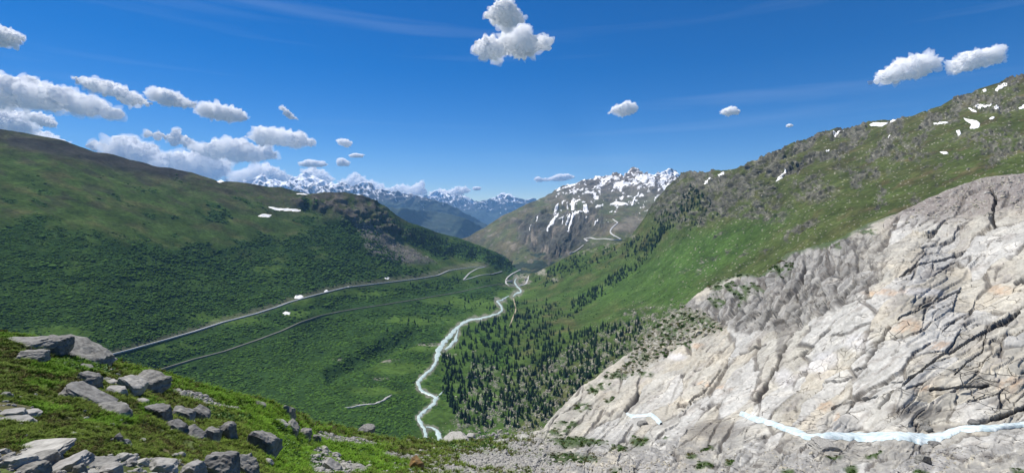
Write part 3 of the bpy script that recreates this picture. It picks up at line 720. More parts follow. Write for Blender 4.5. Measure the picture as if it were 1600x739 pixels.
# every slab between two joints is a piece of its own
edge, idd, *_ = slab_cells(x, y)
mk = near_masks(x, y)
ok = (edge > 1.0) & (fiss(x, y) < .25) & (mk['green'] < .5) & (y < 745) & (x < 1640)
fid = idd[Fq]; same = (fid == fid[:, :1]).all(1) & ok[Fq].all(1)
slab_id = np.where(same, fid[:, 0], -1)
ids, cnt = np.unique(slab_id[slab_id >= 0], return_counts=True)
ids = ids[np.argsort(-cnt)][:290]; cnt = np.sort(cnt)[::-1][:290]
ids = ids[cnt > 60]
rest = ~np.isin(slab_id, ids)
vv, ff, cc = compact(V2, np.concatenate([Fq[rest], F2]), C2)
bed = tag(mesh_np('granite_bedrock', vv, ff, M_granite, colr=cc), kind='structure')
for i in ids:
    vv, ff, cc = compact(V, Fq[slab_id == i], C)
    mesh_np('rock_slab', vv, ff, M_granite, bed, colr=cc)
print('near', time.time()-T0, 'slabs', len(ids))

# ------------------------------------------------------------------ draped things: roads, water, snow
def road(name, land, pts, width, lift, skirt, mat, label, cat, matw=None, step=18.0, kind=None):
    P = np.array(pts, float); seg = np.hypot(*np.diff(P, axis=0).T); s = np.concatenate([[0], np.cumsum(seg)])
    t = np.arange(0, s[-1], 1.2); px = np.interp(t, s, P[:, 0]); py = np.interp(t, s, P[:, 1])
    if len(px) > 9:
        k = np.ones(5)/5; a = np.convolve(np.pad(px, 2, 'edge'), k, 'valid'); b = np.convolve(np.pad(py, 2, 'edge'), k, 'valid'); px, py = a, b
    Q = land.at(px, py, lift)
    Q[:, 2] = np.convolve(np.pad(Q[:, 2], 3, 'edge'), np.ones(7)/7, 'valid')
    d = np.gradient(Q[:, :2], axis=0); d /= np.linalg.norm(d, axis=1)[:, None]+1e-9
    nrm = np.stack([d[:, 1], -d[:, 0], d[:, 0]*0], 1)
    L = Q-nrm*width/2; Rr = Q+nrm*width/2; n = len(Q)
    V = np.concatenate([L, Rr]); i = np.arange(n-1)
    o = mesh_np(name, V, np.stack([i, i+n, i+n+1, i+1], 1), mat)
    if matw:
        for e, sg in ((L, -1), (Rr, 1)):
            lo = e+nrm*sg*.6; lo[:, 2] -= skirt; hi = e.copy(); hi[:, 2] -= .02
            rim = e.copy(); rim[:, 2] += .5; rim2 = rim+nrm*sg*.35
            W_ = np.concatenate([e, rim, rim2, lo]); fs = np.concatenate([np.stack([i+k*n, i+1+k*n, i+1+(k+1)*n, i+(k+1)*n], 1) for k in range(3)])
            mesh_np('retaining_wall', W_, fs, matw, o)
    if kind: tag(o, kind=kind)
    else: tag(o, label, cat)
    return o
road('mountain_road', valley, ROAD, 6.5, 1.6, 2.6, M_road, '', '', M_wallst, kind='structure')
road('mountain_road', valley, ROAD2, 7, 1.8, 3, M_road, '', '', M_wallst, kind='structure')
road('mountain_road', valley, ROAD3, 7, 1.8, 3, M_road, '', '', M_wallst, kind='structure')
road('mountain_road', valley, ROAD4, 9, 2.2, 6, M_road, '', '', M_wallst, kind='structure')
for rm in (ROADM1, ROADM2, ROADM3, ROADM4):
    road('mountain_road', mid, rm, 10, 4, 7, M_road, '', '', M_wallst, kind='structure')
road('railway_track_bed', valley, RAIL, 6.0, 1.2, 4, M_track, '', '', M_track, kind='structure')
road('footpath', valley, PATHL, 5, 1.0, 3, M_path, '', '', None, kind='structure')

def ribbon(name, land, pts, lift, mat, seed=0, kind='structure', rag=1.5, smooth=0):
    P = np.array(pts, float); seg = np.hypot(*np.diff(P[:, :2], axis=0).T); s = np.concatenate([[0], np.cumsum(seg)])
    t = np.arange(0, s[-1]+.01, 1.0)
    px, py, wd = (np.interp(t, s, P[:, k]) for k in range(3))
    def sm(a, k=5): return np.convolve(np.pad(a, k//2, 'edge'), np.ones(k)/k, 'valid') if len(a) > k else a
    px, py = sm(px), sm(py)
    dx, dy = np.gradient(px), np.gradient(py); l = np.hypot(dx, dy)+1e-9
    nx_, ny_ = dy/l, -dx/l*.55
    z = np.zeros_like(t)
    wl = wd*.50*(1+rag*fbm(np.stack([t/7, z+seed, z], 1), 1, 3, seed)); wr = wd*.50*(1+rag*fbm(np.stack([t/7, z+seed+50, z], 1), 1, 3, seed+5))
    K = 7; rows = []
    for k in range(K):
        f = -1+2*k/(K-1); ww = np.where(f < 0, wl, wr)
        rows.append(land.at(px+nx_*f*ww, py+ny_*f*ww, lift-(.0 if abs(f) < 1 else lift*.9)))
    if smooth:
        kw = np.ones(smooth)/smooth
        rows = [np.stack([np.convolve(np.pad(r_[:, q], smooth//2, 'edge'), kw, 'valid') for q in range(3)], 1) for r_ in rows]
    n = len(t); V = np.concatenate(rows); i = np.arange(n-1)
    fs = np.concatenate([np.stack([i+k*n, i+(k+1)*n, i+(k+1)*n+1, i+k*n+1], 1) for k in range(K-1)])
    o = mesh_np(name, V, fs, mat); tag(o, kind=kind); return o
for k, rv in enumerate((RIVER, RIV_B, RIV_C, RIV_D, RIV_U, RIV_G)):
    ribbon('glacial_river', valley, rv, 1.6+.12*k, M_water, 400+k*3)
ribbon('valley_stream', valley, STREAM_L, 2.4, plain('stream_gravel', (.33,.33,.31), (.5,.5,.48), .1), 440)

def drape(name, land, poly, lift, mat, label, cat, group=None, inset=0, step=.8, warp=1.2, thick=None, kind=None, seed=0):
    p = np.array(poly, float); x0, y0 = p.min(0)-2; x1, y1 = p.max(0)+2
    st = min(step, max((x1-x0)/14, .35)); sty = min(step, max((y1-y0)/14, .3))
    xs = np.arange(x0, x1, st); ys = np.arange(y0, y1, sty)
    X, Yy = np.meshgrid(xs, ys, indexing='ij'); xf, yf = X.ravel(), Yy.ravel()
    jx = xf+warp*p2(xf, yf, 5, 4, 3, 500+seed); jy = yf+warp*.7*p2(xf, yf, 5, 4, 3, 505+seed)
    sdv = poly_sd(jx, jy, poly)
    keep = sdv > inset
    if keep.sum() < 12: keep = sdv > 0
    if keep.sum() < 6: keep = sdv > -.6
    idx = np.arange(len(xf)).reshape(len(xs), len(ys))
    Fq = np.stack([idx[:-1, :-1], idx[:-1, 1:], idx[1:, 1:], idx[1:, :-1]], -1).reshape(-1, 4)
    Fq = Fq[keep[Fq].sum(1) >= 3]
    if len(Fq) == 0: return None
    U = land.t.Y(xf, yf)/F
    lf = lift*sstep(-.6, 1.6, sdv)-.25*lift
    V = land.at(xf, yf, None); V[:, 2] += lf
    # edge faces go down into the ground so that the sheet has body
    ed = np.sort(np.concatenate([Fq[:, [0, 1]], Fq[:, [1, 2]], Fq[:, [2, 3]], Fq[:, [3, 0]]]), 1)
    e, c_ = np.unique(ed, axis=0, return_counts=True); e = e[c_ == 1]
    lowV = V.copy(); lowV[:, 2] -= lift*1.5; n = len(V)
    sk = np.stack([e[:, 0], e[:, 1], e[:, 1]+n, e[:, 0]+n], 1)
    if thick == 0: sk = sk[:0]
    vv, ff, _ = compact(np.concatenate([V, lowV]), np.concatenate([Fq, sk]))
    org = vv.mean(0)
    o = mesh_np(name, vv, ff, mat, origin=org); tag(o, label, cat, group, kind); return o
G1 = 'snow patches on the left hillside'; G2 = 'snow patches on the right mountainside'; G3 = 'snow gullies on the mountain beyond the valley'
SNOWL = [
 ([(415,324),(425,323),(440,325),(455,326),(474,327),(465,330),(445,329),(430,328)],'long thin snow strip on the brown shoulder of the left hillside'),
 ([(402,338),(412,335),(425,337),(420,341),(408,340)],'short snow patch just below the long strip on the left hillside'),
 ([(337,283),(345,282),(351,284.5),(343,286)],'tiny snow patch on the crest of the left hillside'),
 ([(462,302),(475,302),(484,303),(476,304.5),(465,304)],'faint thin snow line on the crest left of the dark crag'),
 ([(459,466),(462,461),(472,461),(475,464),(468,467)],'white snow bank on the uphill side of the road bend'),
 ([(441,490),(446,485),(455,487),(453,491),(445,492.5)],'white snow patch below the road on the bright green meadow'),
 ([(600,435),(604,432),(609,434),(606,436.5)],'small snow patch above the straight stretch of road'),
 ([(505,456),(510,452),(514,455),(510,457)],'small snow fleck touching the road above its middle stretch'),
 ([(540,449),(545,447),(547,449)],'tiniest snow fleck on the road edge')]
SNOWR = [
 ([(1302,207),(1308,204),(1318,201),(1324,199.5),(1316,204),(1308,208),(1305,214),(1302,211)],'hook shaped snow patch just under the right skyline'),
 ([(1357,195),(1365,191),(1388,190),(1386,193),(1378,198),(1362,197)],'broad flat snow patch under the right ridge crest'),
 ([(1385,190),(1395,186),(1404,185.5),(1395,190)],'thin snow sliver above the broad flat patch on the ridge'),
 ([(1212,285),(1215,277),(1222,270),(1227,262),(1230,267),(1225,274),(1217,282)],'tall narrow snow tongue standing alone on the grassy right slope'),
 ([(1503,182),(1512,185),(1525,188),(1532,192),(1530,199),(1522,202),(1514,200),(1517,194),(1508,188)],'largest snow patch in a hollow of the right mountainside'),
 ([(1554,142),(1560,135),(1571,130),(1575,132),(1566,140),(1558,143.5)],'slanting snow patch below the right summit'),
 ([(1521,166),(1530,162),(1550,161.5),(1546,165),(1530,167)],'level snow strip high on the right mountainside'),
 ([(1510,166),(1520,169),(1528,174),(1520,175)],'wedge of snow below the level snow strip'),
 ([(1535,141),(1541,138),(1542,143),(1537,145)],'small square snow fleck left of the slanting patch'),
 ([(1467,236),(1478,235.5),(1482,240),(1474,241)],'low snow patch on the brown grass of the right slope'),
 ([(1493,204),(1500,202.5),(1502,209),(1496,212)],'round snow patch below the largest one'),
 ([(1455,194),(1470,191),(1482,190),(1481,193),(1460,195.5)],'thin level snow line in the crags of the right slope'),
 ([(1544,186),(1552,182.5),(1556,184),(1550,188)],'small snow patch beside the grey boulders high right'),
 ([(1386,216),(1389,211),(1392,211),(1389,218)],'small snow notch at the head of a grass rib'),
 ([(1589,169),(1600,164),(1608,163),(1608,168),(1594,171)],'snow strip cut by the right edge of the picture'),
 ([(1552,169),(1560,166),(1563,171),(1556,173)],'small snow patch between the level strip and the picture edge'),
 ([(1290,239),(1295,234),(1298,234),(1293,240)],'tiny snow fleck in the scree gully'),
 ([(1098,286),(1106,281),(1114,279),(1110,284),(1102,287)],'snow patch on the rocky spur beside the snowy mountain'),
 ([(1122,275),(1126,270),(1132,266),(1130,273),(1125,279)],'upright snow patch at the notch of the right skyline')]
SNOWM = [
 ([(854,364),(856,354),(864,341),(871,331),(875,331),(869,344),(861,357),(857,365)],'longest white snow gully down the dark cliff'),
 ([(886,365),(889,350),(894,336),(903,332),(914,333),(910,336),(900,339),(894,352),(889,365)],'hooked snow gully right of the longest one'),
 ([(882,353),(888,338),(894,335),(890,346),(885,354)],'short snow gully between two longer ones'),
 ([(927,357),(930,347),(934,341),(936,343),(932,354)],'rightmost snow gully on the dark cliff'),
 ([(826,362),(829,354),(832,355),(829,363)],'lowest small snow patch on the left of the cliff'),
 ([(836,349),(839,340),(843,338),(840,349)],'narrow snow gully at the left end of the cliff'),
 ([(875,355),(879,340),(882,335),(883,338),(879,352)],'faint thin snow gully beside the longest one'),
 ([(908,331),(911,321),(917,320),(921,327),(914,332)],'blocky snowfield above the shaded ledge'),
 ([(863,330),(867,322),(873,317),(874,321),(869,329)],'slanting snowfield left above the shaded ledge'),
 ([(889,324),(892,314),(896,312),(899,319),(895,326)],'upright snowfield between the two above the ledge'),
 ([(985,322),(990,312),(996,303),(1001,299),(999,306),(993,315),(989,323)],'slanting snow ramp high on the snowy mountain'),
 ([(1031,287),(1036,278),(1048,277),(1050,281),(1040,285),(1036,293),(1031,294)],'big snowfield left of the rocky spur'),
 ([(990,286),(1000,276),(1012,273),(1022,277),(1018,284),(1008,290),(998,287)],'wide bright snowfield right under the summit'),
 ([(950,320),(962,316),(978,318),(985,321),(972,324),(958,323)],'level snowfield in the middle of the mountain')]
for k, (pl, lb) in enumerate(SNOWL): drape('snow_patch', valley, pl, 2.6, M_snow, lb, 'snow patch', G1, seed=k)
for k, (pl, lb) in enumerate(SNOWR): drape('snow_patch', valley, pl, 2.6, M_snow, lb, 'snow patch', G2, seed=k+20)
for k, (pl, lb) in enumerate(SNOWM): drape('snow_patch', mid, pl, 8, M_snow, lb, 'snow patch', G3, seed=k+40, step=.5, warp=1.6, inset=.75)
NS = [(1156,646,10),(1180,655,15),(1210,663,12),(1240,674,17),(1262,683,12),(1306,681,17),(1350,683,25),(1400,681,20),(1450,686,28),(1475,681,18),(1500,671,14),(1545,670,14),(1600,664,13),(1680,659,13)]
ribbon('meltwater_stream', near, NS, .5, M_foam, 470, rag=.9, smooth=7)
ribbon('meltwater_stream', near, [(978,646,3),(990,651,9),(1004,650,5),(1018,648,8),(1028,657,9),(1034,664,5)], .6, M_foam, 480, rag=.8, smooth=5)
print('draped', time.time()-T0)

# ------------------------------------------------------------------ rocks, trees, shrubs: prototypes
def ico(sub):
    bm = bmesh.new(); bmesh.ops.create_icosphere(bm, subdivisions=sub, radius=1)
    V = np.array([v.co[:] for v in bm.verts]); Fq = np.array([[v.index for v in f.verts] for f in bm.faces]); bm.free(); return V, Fq
ICO = {k: ico(k) for k in (1, 2, 3, 4)}
def rock_vf(seed, dims, sub=3, planes=13, rough=.035, round_=.0):
    """a block split along random joints: an icosphere cut by planes"""
    r = np.random.default_rng(seed); V, Fq = ICO[sub]
    N = r.normal(size=(planes, 3)); N /= np.linalg.norm(N, axis=1)[:, None]
    N[:6] = np.array([[1,0,.1],[-1,0,.05],[0,1,.1],[0,-1,-.1],[.1,.05,1],[0,0,-1]])+r.normal(size=(6, 3))*.16
    N /= np.linalg.norm(N, axis=1)[:, None]
    D = np.concatenate([r.uniform(.52, .72, 6), r.uniform(.62, .95, planes-6)])
    dot = V@N.T; t = np.where(dot > 1e-3, D[None, :]/np.maximum(dot, 1e-3), 9).min(1); t = np.minimum(t, 1.15)
    P = V*t[:, None]
    P += V*(rough*1.6*fbm(P+seed*3.1, .5, 5, seed % 50, .6))[:, None]
    st = fbm(P*np.array([.25, .25, 1])+seed, .12, 2, 9)     # foliation: shallow parallel ledges
    P += V*(rough*.9*np.round(st*2.5)/2.5)[:, None]
    return P*np.array(dims)/1.25, Fq
def merge(parts):
    vs, fs, ms = [], [], []; b = 0
    for V, Fq, m in parts:
        vs.append(V); fs.append(Fq+b); ms.append(np.full(len(Fq), m)); b += len(V)
    return np.concatenate(vs), np.concatenate(fs), np.concatenate(ms)
def crown_vf(seed, h=1.0, w=.24, tiers=9, per=8, gap=.12):
    """conifer crown: drooping branch sprays in uneven whorls round the stem"""
    r = np.random.default_rng(seed); vs, fs = [], []; b = 0
    for k in range(tiers):
        t = k/(tiers-1); z = h*(gap+(1-gap)*t**.95); rad = w*h*(1-t)**.8*r.uniform(.75, 1.15)+.02*h
        n = max(4, int(per*(1-t*.5))); off = r.uniform(0, 6.28)
        for j in range(n):
            a = off+j*6.283/n+r.uniform(-.25, .25); L = rad*r.uniform(.65, 1.2); wd = L*.42+.012*h
            ca, sa = math.cos(a), math.sin(a); dz = -.05*h*(1-t)-L*.25; up = h*.055
            q = np.array([[0, 0, z+up], [ca*L*.6-sa*wd, sa*L*.6+ca*wd, z+dz*.5], [ca*L, sa*L, z+dz], [ca*L*.6+sa*wd, sa*L*.6-ca*wd, z+dz*.5], [ca*L*.5, sa*L*.5, z+up*.4], [0, 0, z-.03*h]])
            vs.append(q); fs.append(np.array([[0, 1, 4], [1, 2, 4], [2, 3, 4], [3, 0, 4], [5, 2, 1], [5, 3, 2]])+b); b += 6
    tip = np.array([[0, 0, h*1.05], [.018*h, 0, h*.9], [-.01*h, .016*h, h*.9], [-.01*h, -.016*h, h*.9]]); vs.append(tip); fs.append(np.array([[0, 1, 2], [0, 2, 3], [0, 3, 1]])+b)
    return np.concatenate(vs), np.concatenate(fs)
def trunk_vf(h=1.0, r0=.02, n=6):
    a = np.linspace(0, 6.283, n, endpoint=False); vs = []
    for z, r in ((-.04, 1.3), (.05, 1), (.5, .6), (.98, .1)):
        vs.append(np.stack([np.cos(a)*r0*h*r, np.sin(a)*r0*h*r, np.full(n, z*h)], 1))
    V = np.concatenate(vs); fs = []
    for k in range(3):
        for j in range(n):
            q = [k*n+j, k*n+(j+1) % n, (k+1)*n+(j+1) % n, (k+1)*n+j]; fs += [[q[0], q[1], q[2]], [q[0], q[2], q[3]]]
    return V, np.array(fs)
def bush_vf(seed, sub=2):
    V, Fq = ICO[sub]; r = np.random.default_rng(seed)
    P = V*(1+.35*fbm(V+seed, .5, 3, seed)[:, None]+r.normal(size=(len(V), 1))*.09)
    P = P*np.array([1, 1, .75]); P[:, 2] += .25
    return P, Fq
def leaves_vf(seed, n=60, rad=1.0, size=.28, flat=.6):
    """clump of single leaves"""
    r = np.random.default_rng(seed); vs, fs = [], []
    for k in range(n):
        d = r.normal(size=3); d /= np.linalg.norm(d); d[2] = abs(d[2]); p = d*rad*r.uniform(.5, 1)*np.array([1, 1, flat])
        a = r.normal(size=3); a /= np.linalg.norm(a); b = np.cross(a, d+.3*r.normal(size=3)); b /= np.linalg.norm(b)+1e-6
        s = size*r.uniform(.6, 1.2)
        vs.append(np.array([p-a*s*.5, p+b*s*.28, p+a*s*.5, p-b*s*.28])); fs.append(np.array([[0, 1, 2], [0, 2, 3]])+4*k)
    return np.concatenate(vs), np.concatenate(fs)
def tuft_vf(seed, n=26, h=1.0, spread=.55):
    r = np.random.default_rng(seed); vs, fs = [], []
    for k in range(n):
        a = r.uniform(0, 6.28); o = np.array([math.cos(a), math.sin(a), 0])*r.uniform(0, spread*.6); L = h*r.uniform(.5, 1)
        lean = np.array([math.cos(a), math.sin(a), 0])*L*r.uniform(.2, .8); wv = np.array([-math.sin(a), math.cos(a), 0])*.045
        vs.append(np.array([o-wv, o+wv, o+lean*.35+[0, 0, L*.6]+wv*.7, o+lean*.35+[0, 0, L*.6]-wv*.7, o+lean+[0, 0, L*.8]]))
        fs.append(np.array([[0, 1, 2], [0, 2, 3], [3, 2, 4]])+5*k)
    return np.concatenate(vs), np.concatenate(fs)
def proto(name, V, Fq, mats, midx=None, smooth=False):
    me = bpy.data.meshes.new(name); me.vertices.add(len(V)); me.vertices.foreach_set('co', V.astype(np.float32).ravel())
    me.loops.add(Fq.size); me.loops.foreach_set('vertex_index', Fq.astype(np.int32).ravel())
    me.polygons.add(len(Fq)); me.polygons.foreach_set('loop_start', np.arange(0, Fq.size, 3, dtype=np.int32)); me.polygons.foreach_set('loop_total', np.full(len(Fq), 3, np.int32))
    me.polygons.foreach_set('use_smooth', np.full(len(Fq), smooth))
    if midx is not None: me.polygons.foreach_set('material_index', midx.astype(np.int32))
    me.update(calc_edges=True)
    for m in mats: me.materials.append(m)
    return me
_ng = {}
def scatter(name, P, S, rotz, meshes, tilt=.0):
    """one object of stuff: its points carry copies of the given meshes by geometry nodes"""
    n = len(P); me = bpy.data.meshes.new(name); me.vertices.add(n); me.vertices.foreach_set('co', P.astype(np.float32).ravel())
    sa = me.attributes.new('size', 'FLOAT_VECTOR', 'POINT'); S = np.asarray(S, float)
    if S.ndim == 1: S = np.repeat(S[:, None], 3, 1)
    sa.data.foreach_set('vector', S.astype(np.float32).ravel())
    ra = me.attributes.new('turn', 'FLOAT_VECTOR', 'POINT')
    ra.data.foreach_set('vector', np.stack([RNG.normal(size=n)*tilt, RNG.normal(size=n)*tilt, rotz], 1).astype(np.float32).ravel())
    pk = me.attributes.new('pick', 'INT', 'POINT'); pk.data.foreach_set('value', RNG.integers(0, len(meshes), n).astype(np.int32))
    me.update(); o = bpy.data.objects.new(name, me); col.objects.link(o)
    g = bpy.data.node_groups.new(name+'_scatter', 'GeometryNodeTree')
    g.interface.new_socket('Geometry', in_out='INPUT', socket_type='NodeSocketGeometry'); g.interface.new_socket('Geometry', in_out='OUTPUT', socket_type='NodeSocketGeometry')
    N = g.nodes; gi = N.new('NodeGroupInput'); go = N.new('NodeGroupOutput')
    m2p = N.new('GeometryNodeMeshToPoints'); g.links.new(gi.outputs[0], m2p.inputs[0])
    ins = N.new('GeometryNodeInstanceOnPoints'); g.links.new(m2p.outputs[0], ins.inputs['Points'])
    gti = N.new('GeometryNodeGeometryToInstance')
    for m in meshes:
        po = bpy.data.objects.new(m.name, m)
        oi = N.new('GeometryNodeObjectInfo'); oi.inputs['Object'].default_value = po; g.links.new(oi.outputs['Geometry'], gti.inputs[0])
    g.links.new(gti.outputs[0], ins.inputs['Instance']); ins.inputs['Pick Instance'].default_value = True
    for nm, ty, sk in (('pick', 'INT', 'Instance Index'), ('turn', 'FLOAT_VECTOR', 'Rotation'), ('size', 'FLOAT_VECTOR', 'Scale')):
        a = N.new('GeometryNodeInputNamedAttribute'); a.data_type = ty; a.inputs[0].default_value = nm; g.links.new(a.outputs['Attribute'], ins.inputs[sk])
    g.links.new(ins.outputs[0], go.inputs[0])
    md = o.modifiers.new('scatter', 'NODES'); md.node_group = g
    tag(o, kind='stuff'); return o

# alder scrub on the slopes, in a few stretches
BUSH = [proto('alder_bush', *bush_vf(k), [M_bush]) for k in range(4)]
n = 150000
bx_ = RNG.uniform(-70, 860, n); by_ = RNG.uniform(255, 720, n)
k = (by_ > curve(VSKY, bx_)+1.5) & (by_ < curve(NSKY, bx_)+12); bx_, by_ = bx_[k], by_[k]
vm = valley_masks(bx_, by_); Yv = valley.t.Y(bx_, by_)
dens = vm['bush']*vm['flat']**.6
dens = np.where(by_ < 360, dens*.8, dens)
clump = sstep(-.25, .15, p2(bx_, by_, 26, 11, 3, 601))
k = RNG.uniform(0, 1, len(bx_)) < dens*(.2+.75*clump); bx_, by_, Yv = bx_[k], by_[k], Yv[k]
P = valley.at(bx_, by_, -.6)
S = Yv*np.exp(RNG.normal(size=len(P))*.3)*.0017*np.where(by_ < 400, .8, 1)
S3 = np.stack([S*1.25, S*1.25, S*RNG.uniform(.6, 1.0, len(S))], 1)
scatter('alder_scrub', P, S3, RNG.uniform(0, 6.28, len(P)), BUSH)
print('bushes', len(P), time.time()-T0)
# scattered low bushes on the meadows and between the boulders
n = 30000
bx_ = RNG.uniform(560, 1330, n); by_ = RNG.uniform(330, 720, n)
k = (by_ > curve(VSKY, bx_)+2) & (by_ < curve(NSKY, bx_)+8); bx_, by_ = bx_[k], by_[k]
vm = valley_masks(bx_, by_); Yv = valley.t.Y(bx_, by_)
d = .35*sstep(.0, .3, p2(bx_, by_, 30, 14, 3, 611, rot=-.5))*(1-vm['left']*.6)*vm['flat']
d = np.maximum(d, .5*vm['rubble']); d = d*sstep(1150, 1000, bx_+.3*(330-by_))
k = RNG.uniform(0, 1, len(bx_)) < d; bx_, by_, Yv = bx_[k], by_[k], Yv[k]
P = valley.at(bx_, by_, -.4); S = Yv*RNG.uniform(.0007, .0017, len(P))
scatter('low_scrub', P, np.stack([S*1.3, S*1.3, S], 1), RNG.uniform(0, 6.28, len(P)), BUSH)
# boulder field under the cliffs
ROCKS = [proto('field_rock', *rock_vf(40+k, (1, .8, .8), 2, 11), [M_field]) for k in range(5)]
n = 42000
bx_ = RNG.uniform(690, 1250, n); by_ = RNG.uniform(455, 700, n)
k = (by_ < curve(NSKY, bx_)+6); bx_, by_ = bx_[k], by_[k]
vm = valley_masks(bx_, by_); Yv = valley.t.Y(bx_, by_)
k = RNG.uniform(0, 1, len(bx_)) < vm['rubble']*.95; bx_, by_, Yv = bx_[k], by_[k], Yv[k]
P = valley.at(bx_, by_, .3); S = Yv*np.exp(RNG.normal(size=len(P))*.45)*.0016
scatter('boulder_field', P, np.stack([S, S, S*1.15], 1), RNG.uniform(0, 6.28, len(P)), ROCKS, .4)
# pale stones of the high pasture and of the talus
n = 14000
bx_ = np.concatenate([RNG.uniform(1000, 1660, n), RNG.uniform(550, 690, 3500)]); by_ = np.concatenate([RNG.uniform(90, 480, n), RNG.uniform(345, 412, 3500)])
k = (by_ > curve(VSKY, bx_)+2) & (by_ < curve(NSKY, bx_)+4); bx_, by_ = bx_[k], by_[k]
vm = valley_masks(bx_, by_); Yv = valley.t.Y(bx_, by_)
d = np.maximum(.02+.5*sstep(.15, .4, p2(bx_, by_, 40, 12, 4, 621, rot=-.35)), vm['crr'])*(bx_ > 950)*(.12+.28*sstep(1150, 1300, bx_))+vm['talus']*.5
k = RNG.uniform(0, 1, len(bx_)) < d; bx_, by_, Yv = bx_[k], by_[k], Yv[k]
P = valley.at(bx_, by_, .2); S = Yv*np.exp(RNG.normal(size=len(P))*.5)*.0011
scatter('pasture_stones', P, np.stack([S, S, S*.8], 1), RNG.uniform(0, 6.28, len(P)), ROCKS, .3)

# conifers
ZON = [ # polygon, count, label, group
 ([(735,500),(800,500),(850,520),(840,600),(820,660),(730,660),(700,600),(690,560)], 300, 'dark conifer standing among pale boulders right of the river'),
 ([(850,520),(960,500),(1010,490),(990,540),(930,580),(870,620),(840,640)], 120, 'dark conifer on the rubble slope under the grey cliffs')]
FOREST = [([(690,560),(740,500),(790,490),(840,500),(900,520),(960,505),(1010,500),(990,545),(930,585),(880,640),(830,670),(720,665),(690,610)], 1750, 1.0),
 ([(760,470),(860,470),(900,500),(760,505)], 160, .8),
 ([(880,480),(935,445),(985,410),(1010,380),(1035,345),(1045,355),(1020,395),(985,430),(945,460),(900,490)], 330, .8),
 ([(960,410),(1000,365),(1040,330),(1075,290),(1110,310),(1080,330),(1040,365),(1000,395)], 260, .7),
 ([(1045,350),(1100,310),(1130,330),(1080,360)], 60, .7),
 ([(835,440),(880,405),(935,392),(1000,375),(960,400),(900,430),(850,450)], 180, .6),
 ([(640,360),(700,378),(740,388),(800,408),(812,425),(770,412),(720,405),(680,398),(640,380)], 420, .7),
 ([(580,325),(640,350),(690,372),(640,375),(600,350)], 130, .55),
 ([(690,425),(745,425),(790,430),(800,440),(720,455),(640,465),(640,445)], 220, .55),
 ([(700,460),(760,450),(770,470),(720,490),(640,520),(560,560),(560,540),(640,495)], 90, .6)]
tx, ty, tz = [], [], []
for pl, cnt, sz in FOREST:
    p = np.array(pl, float); a, b = p.min(0), p.max(0); got = 0
    while got < cnt:
        X = RNG.uniform(a[0], b[0], 4000); Yp = RNG.uniform(a[1], b[1], 4000)
        cl = p2(X, Yp, 22, 12, 3, 640); kk = (poly_sd(X, Yp, pl) > 0) & (RNG.uniform(0, 1, 4000) < sstep(-.35, .2, cl)) & (Yp < curve(NSKY, X)+3)
        X, Yp = X[kk][:cnt-got], Yp[kk][:cnt-got]; tx.append(X); ty.append(Yp); tz.append(np.full(len(X), sz)); got += len(X)
tx, ty, tz = map(np.concatenate, (tx, ty, tz))
fl = valley_masks(tx, ty)['flat'] > .3; tx, ty, tz = tx[fl], ty[fl], tz[fl]
TP = valley.at(tx, ty, -.3); TH = TP[:, 1]*.0098*tz*np.exp(RNG.normal(size=len(tx))*.38)
TH = np.clip(TH, 4, 24)
pix = TH*F/TP[:, 1]; vis = (ty < curve(NSKY, tx)) & (ty > curve(VSKY, tx)+1)
order = np.argsort(-(pix*vis)); big, small = order[:300], order[300:]
CR = [proto('crown', *crown_vf(700+k, w=.21+.04*(k % 3), tiers=8+k % 3), [M_pine]) for k in range(5)]
TR = proto('trunk', *trunk_vf(), [M_bark])
def tree_label(px, py):
    if px > 900: return 'dark conifer on the rubble slope just under the pale granite cliffs', 'conifers under the granite cliffs'
    if py > 600: return 'dark conifer among pale boulders low on the slope by the river bend', 'conifers low by the river bend'
    if py > 540: return 'dark conifer in the middle of the wooded boulder slope right of the river', 'conifers in the middle of the boulder slope'
    return 'dark conifer at the upper end of the wood right of the river', 'conifers at the upper end of the wood'
for i in big:
    e = bpy.data.objects.new('conifer_tree', None); e.location = TP[i]; e.rotation_euler = (0, 0, RNG.uniform(0, 6.28)); e.scale = (TH[i],)*3; e.empty_display_size = .1
    col.objects.link(e); lb, gp = tree_label(tx[i], ty[i]); tag(e, lb, 'tree', gp)
    for nm, me in (('trunk', TR), ('crown', CR[i % 5])): link(bpy.data.objects.new(nm, me), e)
WH = []
for k in range(5):
    v, f, m = merge([(*crown_vf(700+k, w=.21+.04*(k % 3), tiers=8+k % 3), 0), (*trunk_vf(), 1)]); WH.append(proto('small_conifer', v, f, [M_pine, M_bark], m))
scatter('conifer_wood', TP[small], TH[small], RNG.uniform(0, 6.28, len(small)), WH)
print('trees', len(tx), time.time()-T0)

# ------------------------------------------------------------------ foreground boulders, each its own
def boulder(px, py, w_, h_, rot, mat, label, seed, depth=.8, sub=3, cat='boulder', name='boulder', group=None, land=near, sink=.36, rough=.075):
    P0 = land.base(np.array([float(px)]), np.array([float(py)]))[0]; P0 = land.at([px], [py-h_*.18], None)[0]
    U = P0[1]/F; W, H = w_*U*.84, h_*U*.82
    V, Fq = rock_vf(seed, (W*1.0, W*depth, H*1.3), sub, 15+seed % 7, rough)
    me = proto(name, V, Fq, [mat], smooth=False)
    o = bpy.data.objects.new(name, me)
    o.location = (P0[0], P0[1]+W*depth*.15, P0[2]+H*(.5-sink)); o.rotation_euler = (RNG.uniform(-.1, .1), R(rot), RNG.uniform(-.35, .35))
    link(o); tag(o, label, cat, group); return o
Rk, Pk = M_rock, M_pale
M_lich = plain('orange_lichen_rock', (.09, .075, .05), (.28, .16, .04), 2.2, .9, bump=.05, detail=6)
